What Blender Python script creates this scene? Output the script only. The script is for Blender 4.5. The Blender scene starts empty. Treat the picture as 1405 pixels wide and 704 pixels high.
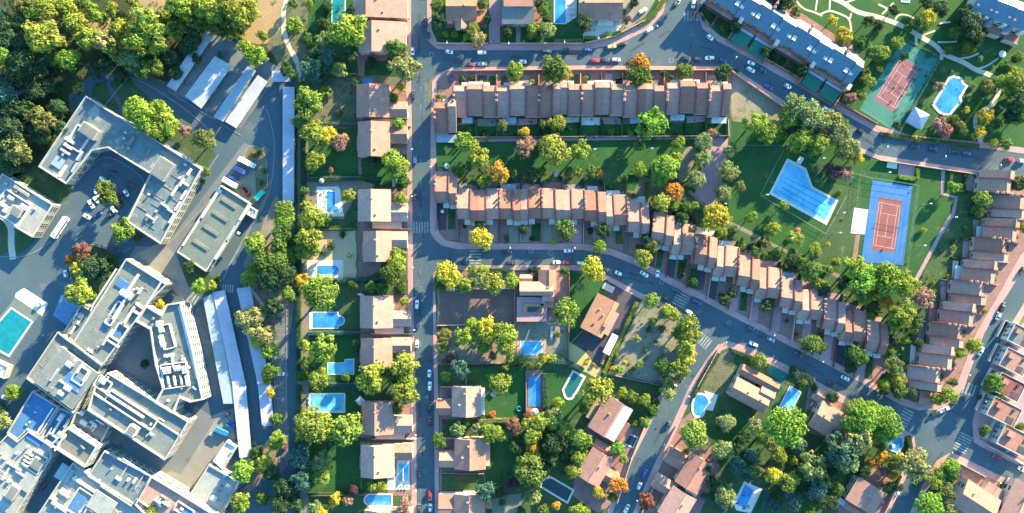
import bpy, math, random
from mathutils import Vector, Matrix
R = math.radians
rnd = random.Random(7)
sc = bpy.context.scene
COL = sc.collection
CAMH = 346.0
S = 0.3694                                   # metres on the ground per unit of plan distance
def W(px, py, h=0.0):
    k = S * (1 - h / CAMH)
    return ((px - 702.5) * k, (352 - py) * k)
# ---------------------------------------------------------------- world, sun, camera
SUN_EL, SUN_AZ = 14.5, math.degrees(math.atan2(0.655, 0.755))   # azimuth clockwise from +Y
w = bpy.data.worlds.new("World"); sc.world = w; w.use_nodes = True
nt = w.node_tree; bg = nt.nodes['Background']
sky = nt.nodes.new('ShaderNodeTexSky'); sky.sky_type = 'NISHITA'; sky.sun_disc = False
sky.sun_elevation = R(SUN_EL); sky.sun_rotation = R(SUN_AZ); sky.air_density = 1.3; sky.dust_density = 0.6; sky.ozone_density = 1.6
tint = nt.nodes.new('ShaderNodeMix'); tint.data_type = 'RGBA'; tint.blend_type = 'MULTIPLY'; tint.inputs[0].default_value = 1.0; tint.inputs[7].default_value = (.56, 1.0, 1.26, 1)
nt.links.new(sky.outputs[0], tint.inputs[6]); nt.links.new(tint.outputs[2], bg.inputs[0]); bg.inputs[1].default_value = 0.096
sl = bpy.data.lights.new('sun', 'SUN'); sl.energy = 5.0; sl.angle = R(0.5); sl.color = (1.0, 0.79, 0.42)
so = bpy.data.objects.new('sun', sl); COL.objects.link(so)
sv = Vector((math.sin(R(SUN_AZ)) * math.cos(R(SUN_EL)), math.cos(R(SUN_AZ)) * math.cos(R(SUN_EL)), math.sin(R(SUN_EL))))
so.rotation_euler = sv.to_track_quat('Z', 'Y').to_euler()
cd = bpy.data.cameras.new('camera'); cam = bpy.data.objects.new('camera', cd); COL.objects.link(cam)
cam.location = (0, 0, CAMH); cd.lens = 24; cd.sensor_width = 36; cd.clip_end = 5000; sc.camera = cam
sc.view_settings.view_transform = 'Standard'; sc.view_settings.look = 'None'; sc.view_settings.gamma = 1
sc.view_settings.exposure = 2.68
sc.cycles.max_bounces = 5; sc.cycles.diffuse_bounces = 3; sc.cycles.transparent_max_bounces = 4
# ---------------------------------------------------------------- materials
MATS = {}
def mat(name, c1, c2=None, scale=0.3, rough=0.9, detail=6, spots=None, spec=0.2, metal=0.0, rows=None, objcol=False, fine=0.0, coords='Object', rand=0.0):
    """colour noise between c1 and c2, optional stain colour, optional parallel courses (tile rows, planks)"""
    if name in MATS: return MATS[name]
    m = bpy.data.materials.new(name); m.use_nodes = True; n = m.node_tree.nodes; l = m.node_tree.links
    b = n['Principled BSDF']; b.inputs['Roughness'].default_value = rough; b.inputs['Metallic'].default_value = metal
    b.inputs['Specular IOR Level'].default_value = spec
    c2 = c2 or tuple(x * 0.8 for x in c1)
    tc = n.new('ShaderNodeTexCoord')
    nz = n.new('ShaderNodeTexNoise'); nz.inputs['Scale'].default_value = scale; nz.inputs['Detail'].default_value = detail; nz.inputs['Roughness'].default_value = 0.65
    l.new(tc.outputs[coords], nz.inputs['Vector'])
    rp = n.new('ShaderNodeValToRGB'); rp.color_ramp.elements[0].position = 0.34; rp.color_ramp.elements[1].position = 0.66
    rp.color_ramp.elements[0].color = (*c1, 1); rp.color_ramp.elements[1].color = (*c2, 1)
    l.new(nz.outputs['Fac'], rp.inputs[0]); out = rp.outputs[0]
    def mix(kind, fac, a, bcol):
        x = n.new('ShaderNodeMix'); x.data_type = 'RGBA'; x.blend_type = kind
        if isinstance(fac, float): x.inputs[0].default_value = fac
        else: l.new(fac, x.inputs[0])
        l.new(a, x.inputs[6])
        if isinstance(bcol, tuple): x.inputs[7].default_value = (*bcol, 1)
        else: l.new(bcol, x.inputs[7])
        return x.outputs[2]
    if spots:
        n2 = n.new('ShaderNodeTexNoise'); n2.inputs['Scale'].default_value = spots[1]; n2.inputs['Detail'].default_value = 8; n2.inputs['Roughness'].default_value = .7
        l.new(tc.outputs[coords], n2.inputs['Vector'])
        r2 = n.new('ShaderNodeValToRGB'); r2.color_ramp.elements[0].position = spots[2]; r2.color_ramp.elements[1].position = spots[2] + 0.09
        l.new(n2.outputs['Fac'], r2.inputs[0]); out = mix('MIX', r2.outputs[0], out, spots[0])
    if rows:
        wv = n.new('ShaderNodeTexWave'); wv.wave_type = 'BANDS'; wv.bands_direction = rows[0]; wv.inputs['Scale'].default_value = rows[1]; wv.inputs['Distortion'].default_value = rows[3] if len(rows) > 3 else 0.4
        wv.inputs['Detail'].default_value = 2
        l.new(tc.outputs[coords], wv.inputs['Vector'])
        mr = n.new('ShaderNodeMapRange'); mr.inputs[3].default_value = 1 - rows[2]; mr.inputs[4].default_value = 1.0
        l.new(wv.outputs['Fac'], mr.inputs[0])
        cmb = n.new('ShaderNodeCombineColor')
        for i in range(3): l.new(mr.outputs[0], cmb.inputs[i])
        out = mix('MULTIPLY', 1.0, out, cmb.outputs[0])
    if fine:
        n3 = n.new('ShaderNodeTexNoise'); n3.inputs['Scale'].default_value = 1.6; n3.inputs['Detail'].default_value = 3
        l.new(tc.outputs[coords], n3.inputs['Vector'])
        m3 = n.new('ShaderNodeMapRange'); m3.inputs[1].default_value = .3; m3.inputs[2].default_value = .7; m3.inputs[3].default_value = 1 - fine; m3.inputs[4].default_value = 1 + fine
        l.new(n3.outputs['Fac'], m3.inputs[0])
        c3 = n.new('ShaderNodeCombineColor')
        for i in range(3): l.new(m3.outputs[0], c3.inputs[i])
        out = mix('MULTIPLY', 1.0, out, c3.outputs[0])
    if rand:         # every house's roof has aged a little differently
        o2 = n.new('ShaderNodeObjectInfo'); m4 = n.new('ShaderNodeMapRange'); m4.inputs[3].default_value = 1 - rand; m4.inputs[4].default_value = 1 + rand; l.new(o2.outputs['Random'], m4.inputs[0])
        h4 = n.new('ShaderNodeHueSaturation'); l.new(out, h4.inputs['Color']); l.new(m4.outputs[0], h4.inputs['Value']); m5 = n.new('ShaderNodeMapRange'); m5.inputs[3].default_value = 1.15; m5.inputs[4].default_value = .82; l.new(o2.outputs['Random'], m5.inputs[0]); l.new(m5.outputs[0], h4.inputs['Saturation']); out = h4.outputs[0]
    if objcol:
        oi = n.new('ShaderNodeObjectInfo'); out = mix('MULTIPLY', 1.0, out, oi.outputs['Color'])
    l.new(out, b.inputs['Base Color'])
    MATS[name] = m
    return m
def leafmat():
    m = bpy.data.materials.new('leaf'); m.use_nodes = True; n = m.node_tree.nodes; l = m.node_tree.links
    b = n['Principled BSDF']; b.inputs['Roughness'].default_value = 0.7; b.inputs['Specular IOR Level'].default_value = 0.15
    oi = n.new('ShaderNodeObjectInfo'); tc = n.new('ShaderNodeTexCoord')
    nz = n.new('ShaderNodeTexNoise'); nz.inputs['Scale'].default_value = 2.6; nz.inputs['Detail'].default_value = 1.5; l.new(tc.outputs['Object'], nz.inputs['Vector'])
    ad = n.new('ShaderNodeVectorMath'); ad.operation = 'ADD'; l.new(tc.outputs['Object'], ad.inputs[0]); l.new(oi.outputs['Location'], ad.inputs[1]); l.new(ad.outputs[0], nz.inputs['Vector'])
    mr = n.new('ShaderNodeMapRange'); mr.inputs[1].default_value = .3; mr.inputs[2].default_value = .7; mr.inputs[3].default_value = 0.62; mr.inputs[4].default_value = 1.4
    l.new(nz.outputs['Fac'], mr.inputs[0])
    hs = n.new('ShaderNodeHueSaturation'); l.new(oi.outputs['Color'], hs.inputs['Color']); l.new(mr.outputs[0], hs.inputs['Value'])
    hr = n.new('ShaderNodeMapRange'); hr.inputs[3].default_value = 0.475; hr.inputs[4].default_value = 0.525; l.new(oi.outputs['Random'], hr.inputs[0]); l.new(hr.outputs[0], hs.inputs['Hue'])
    l.new(hs.outputs[0], b.inputs['Base Color'])
    tr = n.new('ShaderNodeBsdfTranslucent'); l.new(hs.outputs[0], tr.inputs['Color'])
    mx = n.new('ShaderNodeMixShader'); mx.inputs[0].default_value = 0.36; l.new(b.outputs[0], mx.inputs[1]); l.new(tr.outputs[0], mx.inputs[2])
    l.new(mx.outputs[0], n['Material Output'].inputs[0])
    return m
LEAF = leafmat()
M = dict(
 ground=mat('dry_ground', (.10,.09,.06), (.15,.13,.09), .05, spots=((.07,.09,.04), .12, .5)),
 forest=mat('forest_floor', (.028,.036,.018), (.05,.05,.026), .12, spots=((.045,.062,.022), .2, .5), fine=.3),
 clearing=mat('dry_grass', (.30,.20,.11), (.24,.18,.10), .09, spots=((.15,.15,.06), .25, .58), fine=.25),
 scrub=mat('scrub', (.085,.09,.055), (.13,.12,.08), .08, spots=((.05,.08,.03), .25, .52), fine=.3),
 lawn=mat('lawn', (.015,.062,.019), (.024,.082,.021), .06, spots=((.06,.085,.032), .11, .57), fine=.28),
 lawn2=mat('garden_grass', (.030,.066,.026), (.045,.08,.032), .12, spots=((.095,.095,.05), .16, .55), fine=.34),
 soil=mat('soil', (.15,.125,.10), (.20,.17,.13), .12, spots=((.10,.105,.055), .2, .6), fine=.25),
 greysoil=mat('grey_soil', (.15,.14,.11), (.19,.18,.145), .06, spots=((.115,.125,.065), .13, .53), fine=.25),
 sand=mat('sand', (.42,.31,.20), (.36,.27,.18), .15, fine=.12),
 yellowsoil=mat('yellow_soil', (.40,.30,.14), (.34,.25,.12), .2, fine=.15),
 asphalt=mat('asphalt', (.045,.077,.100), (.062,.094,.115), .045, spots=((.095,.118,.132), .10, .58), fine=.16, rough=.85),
 asphalt2=mat('old_asphalt', (.10,.113,.122), (.135,.145,.15), .05, spots=((.07,.084,.096), .1, .56), fine=.10),
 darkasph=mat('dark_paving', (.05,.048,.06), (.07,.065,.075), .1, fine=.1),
 paving=mat('brick_pavement', (.40,.235,.225), (.32,.19,.19), .18, fine=.14, spots=((.2,.15,.145), .3, .6)),
 brickyard=mat('brick_yard', (.19,.105,.10), (.24,.14,.125), .2, fine=.2),
 plaza=mat('plaza_brick', (.33,.20,.22), (.27,.17,.19), .12, fine=.12),
 concrete=mat('concrete', (.22,.205,.175), (.165,.155,.14), .1, fine=.1, spots=((.2,.19,.175), .15, .6)),
 patio=mat('pale_tile', (.52,.49,.45), (.45,.43,.40), .3, fine=.1),
 pathm=mat('path_concrete', (.44,.38,.31), (.38,.33,.28), .2, fine=.1),
 white=mat('white_paint', (.52,.51,.49), (.40,.40,.39), .25, rough=.7, fine=.08),
 marking=mat('road_paint', (.30,.31,.31), (.12,.135,.145), .6, rough=.8),
 terracotta=mat('terracotta_tiles', (.31,.165,.135), (.25,.13,.11), .35, rows=('X', 1.1, .20), spots=((.24,.155,.14), .5, .6), rand=.13, fine=.16),
 terracotta2=mat('brown_tiles', (.34,.18,.14), (.27,.145,.12), .35, rows=('Y', 1.1, .22), spots=((.21,.16,.14), .5, .6), rand=.13, fine=.13),
 orange=mat('orange_tiles', (.42,.205,.125), (.36,.175,.11), .4, rows=('X', 1.1, .2), fine=.12),
 tanroof=mat('tan_tiles', (.36,.20,.16), (.29,.155,.13), .3, rows=('X', 1.0, .16), spots=((.30,.215,.19), .4, .6), rand=.13, fine=.12),
 slate=mat('blue_slate', (.07,.13,.19), (.055,.11,.165), .3, rows=('X', .9, .2), fine=.15, rough=.33, spec=1.0),
 brick=mat('red_brick', (.34,.16,.11), (.28,.14,.10), .6, fine=.12),
 party=mat('party_wall_brick', (.15,.05,.055), (.20,.075,.07), .6, fine=.2),
 stucco=mat('stucco', (.50,.40,.33), (.42,.34,.28), .4, fine=.06),
 cream=mat('cream_render', (.31,.305,.275), (.24,.24,.22), .3, fine=.07),
 pinkwall=mat('pink_render', (.50,.31,.25), (.44,.27,.22), .4, fine=.07),
 glass=mat('window_glass', (.025,.035,.045), (.04,.05,.06), 1., rough=.12, spec=.6),
 frame=mat('window_frame', (.36,.36,.35), None, 1., rough=.5),
 door=mat('door_wood', (.16,.08,.05), None, 2., rough=.6),
 metal=mat('galvanised_sheet', (.36,.39,.43), (.28,.31,.35), .25, rough=.55, metal=.15, rows=('X', .55, .16, 0.0), fine=.08, spots=((.36,.37,.38), .3, .62)),
 sheetw=mat('pale_roof_sheet', (.36,.36,.45), (.29,.29,.38), .12, rough=.6, rows=('Y', .3, .14, 0.0), fine=.09, spots=((.30,.30,.35), .1, .6)),
 sheetb=mat('blue_grey_sheet', (.24,.31,.36), (.19,.26,.31), .2, rough=.6, rows=('Y', .5, .16, 0.0), fine=.07),
 steel=mat('steel', (.30,.31,.32), None, 1., rough=.5, metal=.4),
 roofgrey=mat('roof_felt', (.165,.182,.175), (.115,.135,.135), .10, spots=((.225,.23,.205), .14, .56), fine=.16, rough=.9),
 rooflight=mat('roof_gravel', (.28,.29,.275), (.20,.215,.21), .12, spots=((.14,.165,.175), .2, .58), fine=.16),
 roofu=mat('roof_weathered', (.13,.165,.18), (.09,.125,.145), .08, spots=((.22,.225,.21), .09, .56), fine=.16),
 roofblue=mat('blue_roof_and_shade', (.055,.15,.29), (.045,.12,.25), .15, spots=((.2,.26,.33), .2, .6), fine=.08),  # blue roof parts; on the low block it is shade put into colour
 roofdark=mat('roof_bitumen', (.13,.135,.13), (.17,.17,.165), .2, fine=.12, rows=('X', .3, .12)),
 greenroof=mat('green_roof_sheet', (.105,.135,.12), (.145,.17,.15), .2, rows=('Y', .4, .14, 0.0), fine=.08),
 canvas=mat('green_canvas', (.02,.16,.12), (.02,.12,.095), .25, fine=.15),
 tarp=mat('blue_tarp', (.03,.16,.42), None, .5, rough=.5),
 water=mat('pool_water', (.015,.13,.36), (.05,.26,.50), .12, rough=.08, spec=.5, fine=.12),
 waterl=mat('pool_water_light', (.03,.24,.45), (.13,.43,.58), .09, rough=.08, spec=.5, fine=.12),
 watert=mat('pool_water_turquoise', (.006,.14,.18), (.012,.20,.23), .3, rough=.08, spec=.5),
 waterd=mat('pool_water_dark', (.010,.035,.045), (.012,.045,.05), .3, rough=.1, spec=.5),
 waterg=mat('pool_water_green', (.015,.09,.10), (.018,.11,.11), .3, rough=.1, spec=.5),
 courtblue=mat('court_blue', (.03,.115,.31), (.05,.15,.34), .07, fine=.10, spots=((.13,.22,.34), .07, .58)),
 courtred=mat('court_red', (.22,.078,.075), (.175,.066,.066), .2, fine=.08),
 courtgreen=mat('court_green', (.035,.13,.11), (.045,.165,.14), .08, fine=.10, spots=((.08,.18,.16), .08, .56)),
 courtwine=mat('court_wine', (.21,.085,.10), (.17,.075,.09), .1, fine=.08, spots=((.32,.18,.18), .12, .62)),
 courtold=mat('court_worn', (.125,.08,.075), (.15,.105,.095), .1, fine=.15, spots=((.18,.16,.14), .12, .6)),
 bluebay=mat('blue_bays', (.07,.17,.32), (.10,.20,.33), .2, fine=.15, spots=((.16,.22,.28), .2, .6)),
 parapet=mat('parapet_coping', (.36,.355,.34), (.26,.26,.25), .3, fine=.12),
 oldwall=mat('weathered_wall', (.20,.17,.15), (.14,.12,.11), .8, fine=.2),
 kerbm=mat('kerb_stone', (.22,.22,.215), None, .6),
 chain=mat('fence_mesh', (.20,.30,.27), None, 1.),
 paint=mat('car_paint', (.9,.9,.9), (.86,.86,.86), .5, rough=.28, spec=.5, objcol=True),
 tyre=mat('tyre_rubber', (.02,.02,.02), None, 1.),
 lamp=mat('lamp_lens', (.75,.73,.68), None, 1., rough=.3),
 redlamp=mat('tail_lens', (.35,.02,.02), None, 1., rough=.3),
 bark=mat('bark', (.11,.08,.055), (.16,.12,.09), 2.),
 wood=mat('wood', (.30,.21,.13), None, 1.),
 red=mat('red_paint', (.42,.05,.05), None, 1., rough=.5),
 plain=mat('tinted', (.9,.9,.9), (.8,.8,.8), .6, objcol=True),
)
# ---------------------------------------------------------------- mesh helpers
class MB:
    def __init__(s): s.v = []; s.f = []
    def add(s, vs, fs):
        o = len(s.v); s.v += [tuple(v) for v in vs]; s.f += [tuple(i + o for i in f) for f in fs]; return s
    def box(s, x0, y0, z0, x1, y1, z1):
        return s.add([(x0,y0,z0),(x1,y0,z0),(x1,y1,z0),(x0,y1,z0),(x0,y0,z1),(x1,y0,z1),(x1,y1,z1),(x0,y1,z1)],
                     [(0,3,2,1),(4,5,6,7),(0,1,5,4),(1,2,6,5),(2,3,7,6),(3,0,4,7)])
    def cbox(s, cx, cy, z0, sx, sy, h): return s.box(cx - sx/2, cy - sy/2, z0, cx + sx/2, cy + sy/2, z0 + h)
    def rbox(s, cx, cy, z0, sx, sy, h, a):
        o = len(s.v); s.cbox(0, 0, z0, sx, sy, h); c, q = math.cos(a), math.sin(a)
        for i in range(o, len(s.v)):
            x, y, z = s.v[i]; s.v[i] = (cx + x*c - y*q, cy + x*q + y*c, z)
        return s
    def prism(s, poly, z0, z1, bottom=False, top=True):
        poly = ccw(poly); n = len(poly)
        s.add([(x,y,z0) for x,y in poly] + [(x,y,z1) for x,y in poly],
              [(i, (i+1) % n, n + (i+1) % n, n + i) for i in range(n)] + ([tuple(range(n, 2*n))] if top else []) + ([tuple(range(n-1, -1, -1))] if bottom else []))
        return s
    def sheet(s, poly, z): 
        poly = ccw(poly); return s.add([(x,y,z) for x,y in poly], [tuple(range(len(poly)))])
    def quad(s, a, b, c, d): return s.add([a,b,c,d], [(0,1,2,3)])
    def tube(s, pts, r0, r1=None, n=6):
        r1 = r0 if r1 is None else r1; o = len(s.v); k = len(pts)
        for j, p in enumerate(pts):
            p = Vector(p); d = (Vector(pts[min(j+1, k-1)]) - Vector(pts[max(j-1, 0)])).normalized()
            u = d.orthogonal().normalized(); v = d.cross(u); r = r0 + (r1 - r0) * j / max(1, k-1)
            for i in range(n):
                a = 2*math.pi*i/n; s.v.append(tuple(p + u*(r*math.cos(a)) + v*(r*math.sin(a))))
        for j in range(k-1):
            for i in range(n):
                s.f.append((o+j*n+i, o+j*n+(i+1) % n, o+(j+1)*n+(i+1) % n, o+(j+1)*n+i))
        s.f.append(tuple(o+(k-1)*n+i for i in range(n))); s.f.append(tuple(o+i for i in range(n-1, -1, -1)))
        return s
    def slab(s, quad, t):     # roof plane with thickness t (quad counter-clockwise seen from above)
        lo = [(x,y,z-t) for x,y,z in quad]; n = len(quad)
        return s.add(list(quad) + lo, [tuple(range(n)), tuple(range(2*n-1, n-1, -1))] + [(i, n+i, n+(i+1) % n, (i+1) % n) for i in range(n)])
    def mesh(s, name, m):
        me = bpy.data.meshes.new(name); me.from_pydata(s.v, [], s.f); m and me.materials.append(m); me.update(); return me
    def obj(s, name, m, parent=None): return link(name, s.mesh(name, m), parent)
def ccw(p):
    a = sum(p[i][0]*p[(i+1) % len(p)][1] - p[(i+1) % len(p)][0]*p[i][1] for i in range(len(p)))
    return list(p) if a > 0 else list(p)[::-1]
def link(name, data, parent=None):
    o = bpy.data.objects.new(name, data); COL.objects.link(o)
    if parent: o.parent = parent
    return o
def empty(name, x, y, rz=0, z=0):
    o = bpy.data.objects.new(name, None); COL.objects.link(o); o.location = (x, y, z); o.rotation_euler = (0, 0, rz); o.empty_display_size = .5; return o
def tag(o, label, cat, group=None):
    o['label'] = label; o['category'] = cat
    if group: o['group'] = group
    return o
def copy_tree(o, parent=None, color=None, kids=None):
    c = o.copy(); COL.objects.link(c)
    if parent: c.parent = parent
    for ch in (kids or KIDS)(o): copy_tree(ch, c)
    return c
def KIDS(o): return list(o.children)
def P(*pts, h=0.0):
    return [W(x, y, h) for x, y in pts]
def ribbon(pts, wd, closed=False):
    n = len(pts); L = []; Rr = []
    for i in range(n):
        a = Vector(pts[max(i-1, 0)]); b = Vector(pts[min(i+1, n-1)]); d = (b - a).normalized(); q = Vector((-d.y, d.x)) * wd/2; p = Vector(pts[i])
        L.append(tuple(p + q)); Rr.append(tuple(p - q))
    return L + Rr[::-1]
def smooth(pts, it=2):
    for _ in range(it):
        q = [pts[0]]
        for a, b in zip(pts, pts[1:]):
            q += [(a[0]*.75+b[0]*.25, a[1]*.75+b[1]*.25), (a[0]*.25+b[0]*.75, a[1]*.25+b[1]*.75)]
        pts = q + [pts[-1]]
    return pts
def jag(pts, amp, step=3.0, seed=1):      # a soft, uneven outline for soil and grass patches
    r = random.Random(seed); out = []; n = len(pts)
    for i in range(n):
        a = Vector(pts[i]); b = Vector(pts[(i+1) % n]); k = max(1, int((b-a).length / step))
        for j in range(k):
            p = a.lerp(b, j/k); out.append((p.x + r.uniform(-amp, amp), p.y + r.uniform(-amp, amp)))
    return out
LZ = 0.012
LCOUNT = {}
def area(name, m, pts, layer, amp=0.0, kerb=None):
    pts = P(*pts)
    if amp: pts = jag(pts, amp, seed=len(pts))
    mb = MB()
    if kerb: mb.prism(pts, -.05, kerb)
    else:
        k = LCOUNT[layer] = LCOUNT.get(layer, -1) + 1; mb.sheet(pts, LZ*layer + .0003*(k % 37))
    o = mb.obj(name, M[m]); o['kind'] = 'structure'; return o
# ---------------------------------------------------------------- labels: every thing is described by its look and the landmark it stands by
ANCH = []        # (px, py, phrase)
PEND = []        # things waiting for a label: (object, description, px, py)
def want(o, desc, px, py, cat, group=None, tail=''):
    o['category'] = cat
    if group: o['group'] = group
    PEND.append((o, desc, px, py, tail)); return o
def way(dx, dy):
    ax, ay = abs(dx), abs(dy)
    v = 'below' if dy > 0 else 'above'; hz = 'right of' if dx > 0 else 'left of'
    if ax < 0.41*ay: return v
    if ay < 0.41*ax: return hz
    return v + ' and ' + hz
ORD = ['closest', 'second closest', 'third closest', 'fourth closest', 'fifth closest', 'sixth closest', 'seventh closest', 'eighth closest', 'ninth closest', 'tenth closest',
       'eleventh closest', 'twelfth closest', 'thirteenth closest', 'fourteenth closest', 'fifteenth closest', 'sixteenth closest', 'seventeenth closest', 'eighteenth closest', 'nineteenth closest', 'twentieth closest']
def settle_labels():
    groups = {}
    for o, d, x, y, t in PEND:
        a = min(ANCH, key=lambda q: (q[0]-x)**2 + (q[1]-y)**2)
        groups.setdefault((d, way(x-a[0], y-a[1]), a[2]), []).append((math.hypot(x-a[0], y-a[1]), o, a))
    for (d, wy, ph), L in groups.items():
        L.sort(key=lambda q: q[0]); n = len(L)
        for i, (dist, o, a) in enumerate(L):
            if n == 1: t = f'{d} {"just " if dist < 22 else ""}{wy} {ph}'
            elif n == 2: t = f'{"nearer" if i == 0 else "farther"} {d} {wy} {ph}'
            else: t = f'{ORD[min(i, 19)]} {d} {wy} {ph}'
            o['label'] = t
            if len(t.split()) > 16: print('LONG', t)
# ================================================================ GROUND
g = MB().sheet([(-800,-800),(800,-800),(800,800),(-800,800)], 0.0).obj('ground', M['ground']); g['kind'] = 'structure'
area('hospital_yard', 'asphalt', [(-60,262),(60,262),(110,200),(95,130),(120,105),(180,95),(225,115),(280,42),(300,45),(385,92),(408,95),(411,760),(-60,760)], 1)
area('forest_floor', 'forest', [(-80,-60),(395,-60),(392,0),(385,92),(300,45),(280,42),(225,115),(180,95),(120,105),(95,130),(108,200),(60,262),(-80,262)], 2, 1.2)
area('dirt_clearing', 'clearing', [(305,20),(325,-20),(394,-20),(386,40),(366,62),(345,58),(310,50)], 3, 1.0)
area('dirt_patch', 'clearing', [(180,-10),(260,-10),(225,12),(180,28)], 3, 1.0)
area('dirt_patch', 'clearing', [(120,30),(150,26),(148,40),(126,45)], 3, 1.0)
area('scrubland', 'scrub', [(392,-20),(478,-20),(458,20),(455,60),(447,105),(415,118),(408,95),(385,92),(366,64),(386,40)], 3, .8)
area('carport_yard', 'asphalt2', [(282,44),(300,46),(384,93),(372,118),(330,176),(228,122)], 3, .3)
area('dirt_path', 'pathm', ribbon(smooth([(394,-10),(389,18),(390,48),(397,66),(408,84),(414,112)]), 6.5), 4, .3)
# hospital surroundings
area('access_road', 'asphalt2', [(335,196),(350,202),(310,262),(240,355),(222,395),(176,355),(186,338),(226,339)], 3)
area('front_plaza', 'concrete', [(176,354),(222,332),(243,352),(258,392),(270,404),(258,420),(232,392)], 4)
area('rear_plaza', 'concrete', [(205,640),(225,622),(262,580),(320,560),(322,605),(290,640),(262,680),(225,672)], 4)
area('paved_terrace', 'asphalt2', [(120,560),(226,634),(252,600),(268,556),(296,575),(248,651),(236,646),(205,655),(146,615)], 5)
area('grass_verge', 'lawn2', [(150,112),(176,106),(232,160),(285,198),(296,212),(286,228),(275,226),(230,190),(172,152)], 3, .5)
area('grass_verge', 'lawn2', [(128,118),(142,112),(165,150),(140,152),(124,134)], 3, .5)
area('grass_verge', 'lawn2', [(-10,262),(48,228),(98,258),(92,275),(80,282),(8,240)], 3, .5)
area('grass_verge', 'lawn2', [(0,300),(14,306),(12,345),(0,350)], 3, .4)
area('grass_verge', 'lawn2', [(22,310),(48,328),(36,342),(20,352)], 3, .4)
area('curved_path', 'pathm', ribbon(smooth([(2,295),(16,310),(15,335),(18,356)]), 9), 4)
area('island_lawn', 'lawn2', [(98,340),(125,334),(165,352),(160,372),(130,415),(112,412),(98,385)], 3, .5)
area('yard_verge', 'lawn2', [(252,352),(282,372),(300,384),(304,398),(278,404),(262,398),(250,372)], 3, .5)
area('planting_bed', 'scrub', [(338,205),(350,199),(362,210),(367,230),(366,262),(360,280),(352,276),(352,232),(334,220)], 4, .3)
area('yard_floor', 'greysoil', [(326,222),(350,234),(352,276),(342,284),(306,258)], 4)
area('shade_strip', 'soil', [(408,112),(422,112),(424,704),(409,704)], 2, .3)
area('tree_strip', 'soil', [(333,362),(378,270),(398,285),(404,420),(395,470),(378,500),(372,478),(364,450),(350,415),(342,392)], 3, .6)
area('tree_strip', 'soil', [(346,622),(376,600),(388,590),(384,640),(374,660),(350,655)], 3, .5)
area('grey_path', 'pathm', ribbon(smooth([(344,396),(356,412),(366,428),(378,432)]), 5), 5)
area('tile_path', 'brickyard', [(332,672),(354,650),(360,656),(338,682)], 5)
area('pool_apron', 'patio', [(22,402),(33,395),(66,416),(58,434),(50,428),(20,408)], 4)
area('blue_parking', 'bluebay', [(84,404),(108,420),(92,446),(73,433)], 4)
area('courtyard_paving', 'asphalt2', [(187,441),(207,452),(224,533),(213,552),(148,510),(141,502)], 4)
area('car_park', 'asphalt2', [(378,425),(393,425),(394,640),(384,650),(376,600)], 4)
# ---- streets
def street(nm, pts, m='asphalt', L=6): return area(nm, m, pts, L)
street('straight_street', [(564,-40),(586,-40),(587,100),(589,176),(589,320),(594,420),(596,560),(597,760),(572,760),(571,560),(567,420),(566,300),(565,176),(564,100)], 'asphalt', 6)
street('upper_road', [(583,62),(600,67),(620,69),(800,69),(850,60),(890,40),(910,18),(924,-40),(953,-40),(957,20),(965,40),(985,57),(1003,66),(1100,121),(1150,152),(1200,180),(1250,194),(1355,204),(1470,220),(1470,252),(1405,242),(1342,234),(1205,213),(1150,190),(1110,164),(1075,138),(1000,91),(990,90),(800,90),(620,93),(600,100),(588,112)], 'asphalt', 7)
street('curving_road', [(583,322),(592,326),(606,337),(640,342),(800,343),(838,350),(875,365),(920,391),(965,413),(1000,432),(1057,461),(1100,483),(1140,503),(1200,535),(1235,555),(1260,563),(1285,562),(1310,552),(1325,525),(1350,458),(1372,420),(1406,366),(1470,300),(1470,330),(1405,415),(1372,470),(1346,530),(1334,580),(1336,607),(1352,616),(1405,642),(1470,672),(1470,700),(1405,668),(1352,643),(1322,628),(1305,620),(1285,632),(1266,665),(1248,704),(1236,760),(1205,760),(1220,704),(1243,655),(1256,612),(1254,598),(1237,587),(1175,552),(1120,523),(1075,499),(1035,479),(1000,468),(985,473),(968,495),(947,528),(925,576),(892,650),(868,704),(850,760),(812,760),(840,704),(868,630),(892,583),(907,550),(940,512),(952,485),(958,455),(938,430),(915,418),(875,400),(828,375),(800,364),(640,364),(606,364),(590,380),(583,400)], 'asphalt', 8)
# ---- pavements (raised, brick paved, real kerbs)
KH = 0.13
def pave(pts): return area('pavement', 'paving', pts, 0, kerb=KH)
pave([(557,-40),(564,-40),(564,100),(565,176),(566,300),(567,420),(571,560),(572,760),(565,760),(564,560),(560,420),(559,300),(558,176),(557,100)])
pave([(586,-40),(592,-40),(592,40),(600,58),(620,60),(800,60),(846,50),(884,30),(903,5),(908,-40),(924,-40),(910,18),(890,40),(850,60),(800,69),(620,69),(600,67),(586,55)])
pave([(1003,96),(1003,91),(1000,91),(800,90),(620,93),(604,100),(593,112),(591,176),(590,318),(596,328),(606,337),(628,342),(640,342),(800,343),(838,350),(875,365),(920,391),(965,413),(1000,432),(1057,461),(1140,503),(1200,535),(1235,555),(1260,563),(1285,562),(1310,552),(1325,525),(1350,458),(1372,420),(1406,366),(1470,300),(1470,290),(1400,350),(1362,418),(1340,455),(1314,524),(1302,544),(1280,553),(1260,554),(1238,546),(1200,526),(1140,494),(1057,452),(1000,423),(965,404),(920,381),(875,355),(838,341),(800,334),(640,334),(612,330),(602,318),(600,300),(598,176),(600,112),(612,98)])
pave([(953,-40),(957,20),(965,40),(985,57),(1003,66),(1100,121),(1150,152),(1200,180),(1250,194),(1355,204),(1470,220),(1470,212),(1355,196),(1250,186),(1203,172),(1153,144),(1103,113),(1006,58),(989,50),(972,36),(964,18),(961,-40)])
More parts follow.
